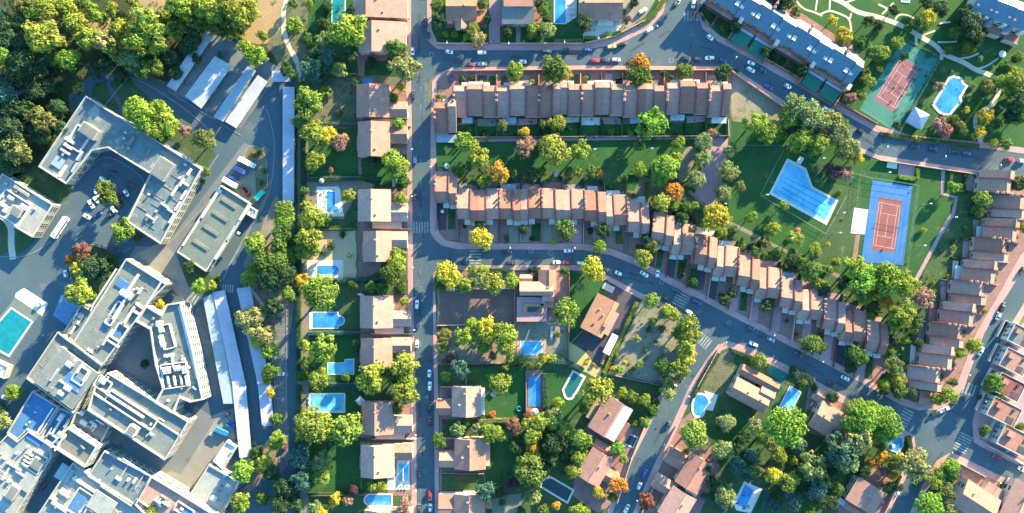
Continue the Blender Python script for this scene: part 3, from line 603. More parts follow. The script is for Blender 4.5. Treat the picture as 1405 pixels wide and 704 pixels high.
def tree(px, py, rad, col, form='r'):
    r = random.Random(int(px*131+py*7)); Rm = rad*S*1.18
    if form == 'b' or (rad <= 5.6 and form == 'r'): return shrub(px, py, rad, col)
    zs = {'r': .98, 'l': 1.05, 'p': 1.15, 'c': 1.0, 'a': 1.2}[form]*(1.15 if rad < 9 else 1.0); hc = {'r':1.1,'l':1.1,'p':1.2,'c':.9,'a':1.6}[form]*Rm*zs
    if px < 395 and py < 110: k = 1.35 if col in ('yg','by','tn') else .8 if col in ('dg','bg') else 1; zs *= k; hc *= k
    x, y = W(px, py, hc); cm, tm = FORMS[form][r.randrange(len(FORMS[form]))]
    nm, cat, kind = ('stone_pine', 'pine tree', 'domed pine') if form == 'p' else ('palm', 'palm', 'palm') if form == 'a' else ('bush', 'bush', 'bush') if rad < 8.2 else ('autumn_tree', 'autumn tree', 'autumn tree') if col in ('y','o','pk','r','pp','tn') else \
        ('conifer', 'conifer', 'conifer') if col == 'bg' else ('muted_green_tree', 'muted green tree', 'feathery tree') if col in ('gg','ol') else ('broadleaf_tree', 'tree', 'loose tree' if form == 'l' else 'round tree')  # kind names go by crown size and colour; small trees are called bush
    root = empty(nm, x, y, r.uniform(0, 6.28)); root.scale = (Rm, Rm*r.uniform(.93,1.07), Rm*zs)
    c = link('crown', cm, root); c.color = vary(COLR[col], r); link('trunk', tm, root)
    size = 'small' if rad < 8.2 else 'mid-sized' if rad < 12.5 else 'large' if rad < 17 else 'very large'
    return want(root, f'{size} {CNAME[col]} {kind}', px, py, cat, cat+' group of '+zone(px, py))
def shrub(px, py, rad, col):
    r = random.Random(int(px*37+py*11)); Rm = rad*S*1.08; x, y = W(px, py, Rm*.6); cm, _ = FORMS['b'][r.randrange(6)]
    o = link('shrub', cm); o.location = (x, y, 0); o.rotation_euler.z = r.uniform(0, 6.28); o.scale = (Rm, Rm, Rm*1.05); o.color = vary(COLR[col], r)
    return want(o, f'{"tiny" if rad < 3.4 else "small" if rad < 5 else "big"} {CNAME[col]} shrub', px, py, 'shrub', 'shrubs of '+zone(px, py))
def hedge(pts, wd=1.2, h=1.8, col='dg', desc=None):
    """clipped hedge: leaf faces spread over a long box that follows the plan points"""
    w = [Vector(p) for p in P(*pts)]; c = sum(w, Vector((0,0)))/len(w); r = random.Random(int(c.x*13+c.y)); mb = MB()
    core = [(p.x, p.y) for p in (Vector(q) for q in ribbon([tuple(p-c) for p in w], wd*.7))]; mb.prism(core, 0, h*.8)
    for a, b in zip(w, w[1:]):
        L = (b-a).length; d = (b-a)/max(L,.01); q = Vector((-d.y, d.x))
        for _ in range(int(L*(14+wd*5))):
            t = r.uniform(0, L); u = r.uniform(-.55, .55)*wd; z = h*r.uniform(.85, 1.1) if r.random() < .62 else h*r.uniform(.1,.9)
            if z < h*.85: u = math.copysign(wd*r.uniform(.42,.6), u)
            p = a + d*t + q*u - c; s = r.uniform(.12,.26); n = Vector((r.gauss(0,.6)+q.x*u, r.gauss(0,.6)+q.y*u, 1 if z > h*.8 else .3)).normalized(); e = n.orthogonal().normalized(); f = n.cross(e)
            p3 = Vector((p.x, p.y, z)); mb.add([p3-e*s, p3-f*s*.7, p3+e*s, p3+f*s*.7], [(0,1,2,3)])
    o = mb.obj('hedge', LEAF); o.location = (c.x, c.y, 0); o.color = vary(COLR[col], r); x = sum(p[0] for p in pts)/len(pts); y = sum(p[1] for p in pts)/len(pts)
    L = sum((b-a).length for a, b in zip(w, w[1:])); d2 = (w[-1]-w[0]); ori = 'upright' if abs(d2.y) > 2.2*abs(d2.x) else 'level' if abs(d2.x) > 2.2*abs(d2.y) else 'slanting'
    want(o, desc or f'{"long " if L > 30 else ""}{CNAME[col]} {ori} hedge', x, y, 'hedge', 'hedges of '+zone(x, y)); return o
TREES = """26 6 12 ol|69 15 16 yg|95 11 12 yg|63 51 20 yg l|104 33 13 yg|112 31 10 yg|98 82 13 by|123 54 14 yg|147 57 14 tn l|158 68 12 yg|169 41 14 yg|202 31 17 yg|212 46 16 yg|194 59 16 yg l|217 59 14 yg|179 82 16 gg|199 95 14 g|128 14 8 by|139 26 8 by|156 14 9 yg|182 3 9 by|5 79 11 by|4 92 9 by|5 23 10 bg|230 23 10 yg|40 3 10 ol
8 36 14 dg|10 55 14 dg|33 84 17 dg|15 110 17 dg|10 130 17 bg|40 103 15 dg|8 153 15 dg|59 164 17 ol l|110 122 8 ol|25 145 14 dg|30 60 14 dg|30 30 12 dg|48 125 14 dg|60 95 13 dg|78 60 11 dg|70 120 12 dg|40 150 13 dg|80 150 12 dg|150 85 11 dg|165 105 9 dg|130 95 10 dg|215 92 12 g|232 78 12 dg|75 85 10 g|45 20 11 g|10 200 14 dg|115 5 9 g|165 25 9 g|240 100 9 dg|60 185 13 dg|15 170 14 dg|85 175 10 dg
187 151 16 by|199 163 16 by|219 154 14 by|230 168 14 by|215 181 14 by|226 188 9 g|254 180 7 pk|282 193 14 ol|259 15 15 by|284 10 15 yg|297 22 14 by|315 10 14 yg|328 23 16 yg|343 14 13 yg|338 29 9 yg|272 31 13 g|289 33 13 g|312 31 12 g|264 51 14 dg|249 41 14 g|259 64 12 dg|353 77 13 by|338 66 10 yg|360 49 7 yg|240 12 13 g|301 75 4 g|305 42 10 g|320 44 9 g|329 50 7 yg|270 80 6 dg|218 30 9 yg
26 208 18 ol l|20 229 13 dg|54 183 14 dg|25 183 16 dg|5 183 14 dg|75 247 5 g|96 256 5 yg|148 265 15 g|170 318 15 yg l|115 344 11 r l|189 326 5 g|221 331 5 by|352 334 15 yg|390 289 13 by p|390 303 13 by p|389 321 14 g|387 339 14 g|282 236 6 g|278 250 5 g|345 213 5 ol|357 209 5 g|364 234 4 g|359 252 4 g|246 295 4 ol
272 392 10 by|291 392 7 yg|299 383 5 g|260 367 8 dg|345 380 11 by|350 368 8 by|340 386 8 yg|361 389 8 r|375 362 18 g|372 383 17 dg|390 375 16 dg|396 402 11 yg|376 420 13 dg|395 352 12 g|398 330 9 g|337 437 13 tn|352 433 13 tn|349 452 12 tn l|366 462 13 tn|353 467 10 y|371 482 11 by|370 510 11 g|366 522 6 y|220 417 6 y|372 539 6 y|380 575 9 g|380 605 12 by|364 635 12 yg|373 646 12 dg|352 622 9 dg|335 648 15 by|330 688 13 by|360 682 9 g|390 668 13 dg|385 692 13 dg|404 690 10 dg|210 700 11 yg
107 367 9 y l|111 400 17 yg l|128 365 14 dg|143 362 12 dg|99 357 7 o|140 378 9 dg|199 499 6 dg|19 539 11 yg|5 576 13 gg l|3 560 8 dg
401 4 6 g|424 5 6 yg|405 36 12 by|423 55 8 g|443 56 10 gg l|479 44 22 by|486 16 7 dg|449 80 12 bg|428 97 15 bg|448 98 11 dg|465 97 11 gg|543 68 13 g|555 94 18 gg l|446 127 8 yg|425 143 19 yg l|415 120 9 g|412 166 10 gg|432 174 10 yg|551 121 6 y|540 134 7 g|507 93 5 dg|546 170 8 by|466 155 5 g|487 115 6 dg|444 33 8 dg|450 10 7 dg|480 78 9 dg|510 84 6 dg|430 75 8 dg|392 95 9 dg|402 104 7 g
602 29 10 dg|611 47 5.5 by|624 46 5.5 by|632 48 5.5 g|649 41 9 yg|641 51 6 by|656 55 10 tn|662 5 8 g|731 42 9 yg|750 42 11 gg|738 48 6 g|800 33 11 dg|707 98 13 yg|760 95 18 g|775 101 9 y|764 169 11 yg|660 114 4.5 by|647 106 5 dg|689 173 8 ol|745 172 6 ol|601 133 5 g|682 106 4 g|695 45 7 dg|668 28 6 dg|745 15 8 g|752 30 7 dg|742 2 9 g|600 8 8 g|719 181 7 y
879 89 13 o|877 103 14 g|887 107 9 yg|910 101 5 dg|940 99 11 g|991 100 11 dg|894 172 18 by|856 16 5 g|861 28 5 r|870 4 6 dg|926 8 4 g
1078 3 13 dg|1060 -2 10 dg|1141 29 7 y|1156 49 11 y|1092 16 8 ol|1190 111 9 yg|1187 102 7 g|1166 135 8 pk|1181 131 7 yg|1090 147 16 gg r|1112 158 16 gg r|1135 166 16 gg r|1082 161 14 yg r|1035 170 14 by|1060 177 12 yg|1152 174 12 g|1010 35 8 dg|1049 72 7 dg|1101 97 8 dg|1197 72 10 g|1010 40 6 dg|1120 60 7 g|1100 40 6 ol|1178 60 8 g|1205 35 7 dg|1190 30 8 dg|1225 15 7 dg|1245 40 6 g
1271 25 11 y|1264 33 11 g|1230 60 8 yg|1209 73 10 yg|1207 95 5 y|1287 120 7 pk|1287 170 9 pk|1356 122 9 ol|1369 114 8 yg|1392 109 14 yg|1386 124 10 by|1397 138 15 dg|1350 160 10 y|1324 152 5 y|1307 165 7 g|1317 173 6 ol|1365 172 8 g|1292 96 3.6 gg|1336 117 3.8 gg|1330 133 3.8 gg|1344 81 3.8 gg|1282 111 3.4 gg|1297 162 3.6 gg|1330 30 13 dg|1335 50 13 dg|1322 18 10 dg|1328 66 9 g|1270 5 9 dg|1290 12 10 dg|1310 45 8 g|1240 78 6 dg|1300 70 6 g|1275 75 5 g|1395 80 7 g|1380 90 6 g|1350 45 5 g|1400 160 10 g|1385 160 9 dg
432 187 17 yg l|450 187 12 y|466 196 11 pk|431 222 12 yg|454 233 5 pk|539 221 14 by|541 236 11 yg|552 232 10 yg|554 248 9 g|552 273 8 yg|548 256 6 g|479 268 8 yg|428 299 16 yg|447 300 7 g|424 326 16 yg|415 343 12 yg|431 341 10 yg|469 322 5.4 dg|453 336 6.4 dg b|445 347 5 dg|480 350 4 g|546 348 9 yg|519 257 6 dg|415 205 5 gg|417 232 5 g|418 262 6 g|419 282 6 yg|510 222 7 dg|530 212 7 g
639 195 13 by|656 216 15 yg|630 233 9 g|665 232 7 ol|685 237 13 o|679 246 9 ol|661 250 8 by|720 204 12 pk l|728 197 8 pk|761 208 19 yg|750 195 10 yg|796 206 13 yg|727 238 9 dg|742 236 7 g|780 236 7 ol|792 236 6 yg|661 327 14 y|660 306 7 g|775 316 13 g|775 300 7 by|757 333 4 y|720 316 7 dg|703 238 6 g
877 200 8 ol|851 213 6.5 ol|932 196 8 yg|964 196 12 gg r|964 217 12 gg r|877 233 10 yg|914 231 17 by|903 242 12 by|927 217 9 yg|954 246 12 gg r|925 263 12 o|905 278 13 yg|925 281 9 yg|940 283 8 g|952 282 6 by|980 300 18 y|992 320 7 by|821 237 6 o|810 236 8 g|822 336 9 by|827 316 10 dg|887 327 8 dg|895 338 10 ol|882 353 11 yg|977 183 6 pk|996 237 12 gg r|992 264 11 gg r|1002 206 10 gg|935 300 8 dg|948 318 7 dg|855 244 5 g
1052 184 12 by|1067 183 10 g|1100 190 14 yg r|1122 198 14 yg r|1147 184 14 gg r|1162 203 15 gg r|1172 217 11 y|1143 236 11 pp|1157 239 10 pk|1092 206 4 y|1007 237 8 gg|1015 256 7 ol|1031 298 8 yg|1059 315 10 yg|1075 282 6 yg|1091 327 10 yg|1116 343 9 yg|1119 233 5 pk|1122 248 4 gg|1060 250 3 gg|1087 348 7 g|1005 316 7 g|1049 333 7 ol|1152 265 5 g|1135 336 4 y|1035 345 7 g|1068 345 7 g|1108 196 9 dg|1085 175 9 dg
1307 257 7 by|1349 275 11 yg|1341 290 8 g|1396 251 11 dg|1402 311 8 by|1267 316 5 yg|1385 197 9 g a|1295 178 9 pk|1341 183 9 y|1361 197 6 yg|1320 181 7 g|1230 172 6 dg|1400 120 6 g|1260 190 5 y
439 401 22 by p|414 386 10 y|540 372 15 g|545 361 12 by|525 396 9 g|510 393 8 g|555 414 6 by|552 394 6 g|444 476 16 yg l|417 474 8 yg|453 482 9 gg|439 521 14 yg|416 516 9 g|419 497 7 yg|510 519 19 yg|540 513 12 g|557 501 17 yg l|560 524 12 yg|475 518 6 g|485 392 6 dg|495 480 5 dg|490 470 5 g
616 377 16 y|649 372 8 yg|662 372 8 yg|641 391 10 yg|660 387 11 gg|679 389 13 yg|702 387 10 yg|606 393 8 g|727 371 4 g|737 372 6 dg|775 373 6 g|775 428 17 yg|797 394 6 gg a|813 370 16 y|646 444 8 by|637 462 13 by|650 465 12 tn|667 452 15 y|690 455 16 yg|695 472 14 yg|665 475 10 yg|609 460 9 ol|607 476 9 ol|630 506 12 bg|612 517 7 yg|687 525 14 yg|700 492 6 yg|716 492 6 yg|745 490 7 y|726 502 4.6 y|711 503 4 g|694 503 5 yg|739 502 3.4 y|766 458 5 ol|676 487 6 ol|617 492 6 r|757 492 6 by
894 413 10 yg|915 427 9 yg|925 433 9 yg|942 447 15 yg|951 461 10 yg|930 457 9 g|940 475 14 by|942 491 12 y|909 500 11 g|930 503 13 yg|916 522 8 tn|931 519 7 tn|818 535 20 yg|872 464 6 tn|909 452 5.4 g|895 440 6 g|890 451 5 g|877 500 6 yg|867 506 5 by|850 507 5.4 by|841 506 4.5 y|857 497 3.4 y|847 487 3 y|808 492 3 y|826 497 3 y|815 500 3 o|804 498 3 y|935 377 6 dg|950 387 7 dg|994 412 8 dg|900 470 4 ol|885 480 4 g
1111 471 14 g|1127 476 6 g|1176 488 13 g|1167 503 8 dg|1042 494 10 yg|1124 390 9 yg|1112 372 13 g|1132 371 8 g|1175 367 16 by|1181 383 18 by|1187 409 9 y|1180 401 13 g|1147 360 6 yg|1085 357 9 dg|1099 358 8 g|1004 402 7 dg|1052 420 9 dg|1089 512 7 dg|1100 525 6 g|1194 434 6 by|1196 420 8 dg|1130 400 9 dg|1158 388 9 dg
1217 380 18 by|1236 390 17 by|1208 393 14 by|1265 409 13 pk l|1214 414 10 o|1235 429 17 yg|1229 443 11 by|1255 441 8 g|1241 466 5 by|1225 502 11 ol|1234 522 9 yg|1222 520 7 g|1210 526 8 yg|1335 474 10 by|1315 483 9 by|1351 427 5 by|1362 525 12 g|1307 524 6 g|1220 482 6 g|1240 450 8 dg|1225 465 7 dg|1260 470 6 dg
430 582 23 yg p|475 589 21 yg|556 540 16 yg|441 633 13 gg|443 651 12 yg|513 667 8 yg|524 667 8 yg|412 628 14 bg|414 658 13 bg|415 607 12 dg|460 685 8 y|478 687 7 pk|485 670 7 pp|432 697 10 gg|443 703 8 y|556 694 11 pk|541 555 4 by|494 539 5 bg|402 668 8 g|545 560 8 g|455 600 7 dg
603 605 10 g|629 588 10 gg|656 589 9 gg|676 594 13 yg|690 598 8 yg|676 569 5 o|704 584 11 r|725 569 6 r|724 582 9 yg|740 580 11 yg|729 598 11 yg|730 613 9 y|735 624 7 y|725 623 6 y|760 567 10 gg|765 553 8 yg|760 579 11 yg|775 588 11 yg|790 597 12 yg|797 608 9 yg|794 628 10 yg|785 645 10 yg|727 648 21 g|748 640 9 dg|731 681 11 gg|666 674 13 bg|686 673 8 dg|774 624 6 g|762 693 6 o|702 663 10 pp|690 689 5 g|792 701 10 yg|707 615 8 dg|758 610 13 dg|770 605 11 dg|755 628 10 dg|780 615 9 dg|640 578 7 g|715 700 7 dg|745 700 7 g
854 538 7 yg|885 548 8 yg|899 552 6 g|865 544 8 g|895 563 8 g|885 578 8 yg|872 583 6 g|916 540 10 tn|921 532 6 yg|802 603 10 by|848 616 10 by|855 630 6 yg|849 664 11 o|822 676 8 y|840 681 7 g|886 688 11 r|952 596 19 yg|940 618 5 g|994 578 12 gg|991 616 13 gg|802 700 7 yg|995 680 14 gg|800 620 6 yg|968 640 8 dg|975 660 9 dg|800 560 9 g
1078 585 25 by p|1034 583 10 gg l|1047 601 9 yg|1059 610 9 ol|1069 625 10 yg|1030 624 10 bg|1087 631 6 by|1060 651 12 y|1080 660 14 yg|1035 645 10 ol|1012 638 12 bg|1025 652 8 bg|1112 638 18 gg l|1127 660 11 gg|1120 671 13 bg|1100 650 10 g|1150 616 21 bg l|1160 634 14 gg|1175 604 18 gg l|1175 563 15 by p|1186 574 18 by p|1172 581 16 by p|1194 560 12 by|1212 573 15 by p|1220 586 17 by p|1209 594 15 by|1087 688 12 bg|1064 693 9 bg|1125 688 10 dg|1140 690 10 dg|1147 670 9 g|1185 648 9 dg|1197 635 7 o|1142 545 8 dg|1145 650 11 dg|1095 610 10 bg|1010 615 9 dg|1020 600 8 dg|1100 665 9 dg|1110 700 8 g
1252 635 19 tn l|1236 634 10 y|1225 634 11 g|1210 626 8 o|1212 646 7 pk|1301 543 11 by|1285 548 8 yg|1232 533 10 g|1212 533 8 dg|1249 540 8 dg|1305 639 11 by|1287 650 9 by|1279 660 10 yg|1296 674 11 ol|1301 651 9 g|1274 695 18 by p|1301 698 9 gg|1312 654 5 g|1280 678 8 dg|1350 590 7 g|1220 668 9 dg|1234 668 5 dg|1208 610 9 g|1222 650 7 o|1372 542 6 g|1398 585 6 g|1345 545 4 g"""
def build_trees():
    for ln in TREES.split('\n'):
        for t in ln.split('|'):
            q = t.split(); tree(float(q[0]), float(q[1]), float(q[2]), q[3], q[4] if len(q) > 4 else random.Random(int(float(q[0]))).choice('rrrl'))
    H = [([(414,120),(417,200),(417,290)],3.2,2.6,'dg'),([(412,300),(411,420),(411,520)],2.6,2.4,'dg'),([(411,528),(410,640),(409,704)],2.6,2.2,'dg'),([(405,118),(405.5,280)],1.4,1.6,'g'),([(424,246),(495,244),(524,246)],3,2.2,'dg'),
         ([(447,2),(450,40),(452,52)],2.4,2.4,'dg'),([(440,172),(470,170),(495,171)],2.6,2.0,'bg'),([(446,313),(490,312)],2,1.8,'g'),([(462,384),(530,383)],2.6,2.2,'bg'),([(424,457),(492,456)],2.6,2.2,'bg'),([(424,526),(490,528)],2.4,2,'bg'),([(423,678),(500,676)],2.2,1.8,'dg'),([(552,384),(553,404)],3,1.8,'dg'),
         ([(824,51),(838,49),(852,45)],2.6,1.4,'by'),([(875,34),(895,22),(908,4),(915,-4)],3.4,1.6,'g'),([(760,57),(800,56)],2.2,1.4,'gg'),([(801,52),(818,53)],2,1.4,'by'),
         ([(666,371),(685,370),(704,372)],2.4,2.0,'dg'),([(752,495),(775,496),(792,502),(800,508)],3,2.2,'bg'),([(874,414),(858,448),(843,480),(828,512)],2.4,1.7,'yg'),([(640,501),(690,500)],1.2,1.6,'dg'),
         ([(747,512),(748,560)],3.2,1.8,'dg'),([(657,578),(680,576),(712,577)],2.6,1.8,'gg'),([(1052,672),(1047,690),(1042,704)],3.4,2.2,'bg'),([(963,678),(980,690),(995,700)],3.2,2.2,'bg'),([(985,484),(975,500),(962,522),(950,545)],2.6,1.8,'dg'),([(1002,480),(1030,491),(1055,502)],2.2,1.8,'dg'),
         ([(1232,243),(1254,246)],2.2,1.4,'by'),([(1257,231),(1258,246)],1.8,1.4,'by'),([(1304,235),(1303,256)],1.6,1.4,'g'),([(1207,184),(1250,190),(1300,196),(1342,201)],2.4,1.4,'g'),([(1245,598),(1248,612),(1243,628)],3,1.8,'dg'),([(1084,505),(1110,518),(1118,535)],3.4,1.8,'dg'),
         ([(862,239),(889,240)],1.2,1.6,'g'),([(886,250),(887,277)],1.2,1.6,'g'),([(860,240),(858,264)],1.2,1.6,'g'),([(1100,520),(1095,533)],2,1.6,'dg'),([(1020,326),(1015,345)],1.6,1.6,'g'),([(1042,330),(1040,350)],1.4,1.6,'dg'),([(1210,480),(1222,498)],2,1.5,'g'),([(1225,469),(1262,470)],1.5,1.5,'g'),([(1318,176),(1345,140)],1.6,1.2,'by'),([(1372,90),(1400,96)],1.4,1.2,'yg'),([(1262,640),(1256,668)],2,1.6,'dg')]
    for p, wd, h, c in H: hedge(p, wd, h, c)
    # low growth nobody could count: one mesh of leaf tufts through beds, wood floor and rough gardens
    r = random.Random(99); mb = MB()
    def tufts(poly, n, s0, s1):
        xs = [p[0] for p in poly]; ys = [p[1] for p in poly]; k = 0
        while k < n:
            x, y = r.uniform(min(xs), max(xs)), r.uniform(min(ys), max(ys)); ins = False
            for i in range(len(poly)):
                (x1, y1), (x2, y2) = poly[i], poly[i-1]
                if (y1 > y) != (y2 > y) and x < (x2-x1)*(y-y1)/(y2-y1)+x1: ins = not ins
            if not ins: k += .2; continue
            k += 1; s = r.uniform(s0, s1); wx, wy = W(x, y); leaves(mb, r, (wx, wy, s*.3), s, 9, s*.42, .6, .6, -.1)
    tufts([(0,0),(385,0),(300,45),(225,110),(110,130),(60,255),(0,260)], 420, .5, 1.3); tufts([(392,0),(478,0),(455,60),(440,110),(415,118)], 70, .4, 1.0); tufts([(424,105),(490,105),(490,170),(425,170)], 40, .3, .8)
    tufts([(882,412),(949,458),(918,530),(838,512)], 70, .25, .7); tufts([(708,442),(779,442),(779,490),(708,490)], 30, .3, .6); tufts([(598,160),(1000,162),(1000,188),(598,190)], 160, .3, .9); tufts([(600,236),(870,240),(870,262),(600,262)], 80, .3, .8)
    tufts([(890,290),(950,275),(1080,350),(1180,395),(1235,430),(1235,520),(1100,400),(1000,345)], 130, .4, 1.0); tufts([(600,376),(706,376),(706,396),(600,396)], 30, .4, .9); tufts([(600,446),(706,446),(706,500),(600,500)], 60, .4, 1); tufts([(745,590),(790,600),(780,650),(745,650)], 60, .5, 1.2)
    tufts([(985,560),(1200,620),(1160,700),(960,700)], 170, .4, 1.1); tufts([(1100,20),(1400,110),(1380,190),(1230,180),(1180,60)], 190, .3, .9); tufts([(1006,10),(1120,60),(1190,110),(1180,125),(1080,60)], 60, .4, .9); tufts([(1250,405),(1310,300),(1340,300),(1300,400),(1250,500)], 90, .3, .8)
    tufts([(336,362),(400,290),(400,420),(380,495)], 90, .5, 1.1); tufts([(98,345),(160,355),(130,412),(104,405)], 40, .5, 1); tufts([(592,5),(900,5),(850,55),(600,56)], 110, .3, .8); tufts([(424,250),(495,250),(490,312),(424,312)], 40, .3, .7); tufts([(606,575),(720,590),(720,670),(606,670)], 60, .3, .8); tufts([(1260,690),(1310,640),(1310,700)], 40, .4, .9); tufts([(424,530),(500,530),(500,680),(424,680)], 60, .3, .7)
    o = mb.obj('ground_cover', LEAF); o['kind'] = 'stuff'; o.color = (.055,.085,.03,1)
# ================================================================ HOUSES
def window_mesh(wd, ht):
    f = MB(); t = .07
    f.box(-wd/2, -.06, 0, wd/2, .03, t).box(-wd/2, -.06, ht-t, wd/2, .03, ht).box(-wd/2, -.06, t, -wd/2+t, .03, ht-t).box(wd/2-t, -.06, t, wd/2, .03, ht-t).box(-.03, -.06, t, .03, .03, ht-t)
    return f.mesh('window', M['frame']), MB().box(-wd/2+t, -.015, t, wd/2-t, -.005, ht-t).mesh('pane', M['glass'])
WIN = window_mesh(1.3, 1.25); WINB = window_mesh(2.4, 1.5)
DOORM = MB().box(-.5, -.05, 0, .5, .02, 2.1).box(-.42, -.08, 1.0, -.36, -.05, 1.1).mesh('door', M['door'])
GARM = MB().box(-1.3, -.05, 0, 1.3, .02, 2.3).mesh('garage_door', M['frame'])
def window(parent, x, y, z, rz, big=False, pane=True):
    w = WINB if big else WIN
    o = link('window', w[0], parent); o.location = (x, y, z); o.rotation_euler.z = rz
    if pane: link('pane', w[1], o)
    return o
def door(parent, x, y, rz, garage=False):
    o = link('garage_door' if garage else 'door', GARM if garage else DOORM, parent); o.location = (x, y, 0); o.rotation_euler.z = rz; return o
CHM = MB().box(-.42,-.32,0,.42,.32,1.5).box(-.5,-.4,1.5,.5,.4,1.62).mesh('chimney', M['stucco']); CHP = MB().box(-.25,-.17,1.62,.25,.17,1.86).mesh('chimney_pot', M['party'])
def chimney(parent, x, y, z, rz=0, s=1):
    o = link('chimney', CHM, parent); o.location = (x, y, z); o.rotation_euler.z = rz; o.scale = (s, s, s); link('chimney_pot', CHP, o); return o
def terrace_proto(mirror, fs, bs, ridge, fe, be, T=10.7, wd=6.7, roofm='terracotta', wallm='pinkwall', canopies=True):
    """one house of a terrace: a wide and a narrow bay, unequal roof slopes, brick party walls between the bays"""
    root = empty('terraced_house', 0, 0); X = (lambda x: T - x) if mirror else (lambda x: x)
    wm = MB()
    for k, (x0, x1, dz, dy) in enumerate(((0.12, wd-.12, 0, 0), (wd+.12, T-.12, .45, -.9))):
        a, b = sorted((X(x0), X(x1))); y0, y1, y2 = dy, dy+fs, fs+bs-(.8 if k else 0)
        prof = [(y0, 0), (y2, 0), (y2, be+dz), (y1, ridge+dz), (y0, fe+dz)]
        n = len(prof); wm.add([(a, y, z-.12 if z else 0) for y, z in prof] + [(b, y, z-.12 if z else 0) for y, z in prof],
               [tuple(range(n-1, -1, -1)), tuple(range(n, 2*n))] + [(i, (i+1) % n, n+(i+1) % n, n+i) for i in range(n)])
        rm = MB(); o = .35; sf = (ridge-fe)/fs; sb = (ridge-be)/bs
        rm.slab([(a-.1, y0-o, fe+dz-o*sf), (b+.1, y0-o, fe+dz-o*sf), (b+.1, y1, ridge+dz), (a-.1, y1, ridge+dz)], .14)
        rm.slab([(a-.1, y1, ridge+dz+.01), (b+.1, y1, ridge+dz+.01), (b+.1, y2+o, be+dz-o*sb), (a-.1, y2+o, be+dz-o*sb)], .14)
        rm.tube([(a-.1, y1, ridge+dz+.03), (b+.1, y1, ridge+dz+.03)], .13)
        rm.obj('roof', M[roofm], root)
        MB().box(a, y2+o, be+dz-o*sb-.25, b, y2+o+.14, be+dz-o*sb-.1).obj('gutter', M['frame'], root)
        # windows
        cx = (a+b)/2
        for z in (1.0, 3.7):
            if z+1.6 < fe and (z > 2 or k == 0): window(root, cx, y0-.02, z, 0, big=(k == 0))
        for z in (1.0, 3.6):
            if z+1.6 < be: window(root, cx, y2+.02, z, math.pi, big=(k == 0))
    wm.obj('wall', M[wallm], root)
    for xx, dy in ((0.0, 0), (wd, -.9)):
        x = X(xx); pm = MB(); h = .5 + (.2 if xx else 0); t = .24
        prof = [(dy-.3, fe-1.2), (fs+bs+.2, be-1.0), (fs+bs+.2, be+h), (fs+(dy if xx else 0)*.5, ridge+h+.2), (dy-.3, fe+h)]
        n = len(prof); pm.add([(x-t, y, z) for y, z in prof] + [(x+t, y, z) for y, z in prof], [tuple(range(n-1, -1, -1)), tuple(range(n, 2*n))] + [(i, (i+1) % n, n+(i+1) % n, n+i) for i in range(n)])
        pm.obj('party_wall', M['party'], root)
    yc = fs + (bs*.18 if bs > 10 else bs*.35)
    chimney(root, X(0), yc, ridge - .35, 0, 1.0); chimney(root, X(0.0), yc+2.4, ridge-1.1)
    door(root, X(wd+1.2), -.92, 0); door(root, X(2.0), -.02, 0, True)
    if canopies:
        for cx, cw, d in ((wd*.76, 3.0, 2.7), (wd+2.1, 3.5, 2.2)):
            c = X(cx); y = 0 if cx < wd else -.9
            cm = MB().box(c-cw/2, y-d-.36, 2.55, c+cw/2, y-.36, 2.7)
            cm.tube([(c-cw/2+.1, y-d-.2, 0), (c-cw/2+.1, y-d-.2, 2.55)], .05).tube([(c+cw/2-.1, y-d-.2, 0), (c+cw/2-.1, y-d-.2, 2.55)], .05)
            cm.obj('porch_canopy', M['white'], root)
    return root
ORDN = ['first','second','third','fourth','fifth','sixth','seventh','eighth','ninth','tenth','eleventh','twelfth','thirteenth','fourteenth']
def divider(kind, a, b, h=1.3, t=.2, m='pinkwall', desc=None, col='dg', w=1.0):
    """a garden wall or a clipped hedge between two plan points (photo plan units)"""
    p, q = Vector(W(*a)), Vector(W(*b)); c = (p+q)/2; d = q-p; L = d.length; rz = math.atan2(d.y, d.x)
    if kind == 'wall':
        o = MB().box(-L/2, -t/2, 0, L/2, t/2, h).box(-L/2, -t/2-.04, h, L/2, t/2+.04, h+.07).obj('garden_wall', M[m]); o.location = (c.x, c.y, 0); o.rotation_euler.z = rz
        want(o, desc or 'low garden wall', (a[0]+b[0])/2, (a[1]+b[1])/2, 'wall', 'garden walls between the plots')
    else: hedge([a, b], w, h, col, desc)
def terrace_row(protos, spots, rz, ends, phrase, group, h, front=True, fdepth=20, bdepth=0, ends2=None):
    n = len(spots)
    for i, (px, py) in enumerate(spots):
        o = protos[i % 2] if not protos[i % 2].get('used') else copy_tree(protos[i % 2]); o['used'] = 1
        x, y = W(px, py, h); o.location = (x, y, 0); o.rotation_euler.z = R(rz + rnd.uniform(-.6, .6))
        o.scale = (1, 1, 1 + rnd.uniform(-.02, .02))
        tag(o, f'{ORDN[i] if i < 14 else i} tiled terraced house from the {ends} end of the {phrase}', 'terraced house', group)
        yield i, o
def loc2px(o, lx, ly):
    c, s = math.cos(o.rotation_euler.z), math.sin(o.rotation_euler.z); x = o.location.x + lx*c - ly*s; y = o.location.y + lx*s + ly*c
    return (x/S + 702.5, 352 - y/S)
YARDS = [('canvas', .05), ('brickyard', .5), ('paving', .5), ('lawn2', .3), ('concrete', .4), ('darkasph', .5), ('brickyard', .6), ('paving', .2)]
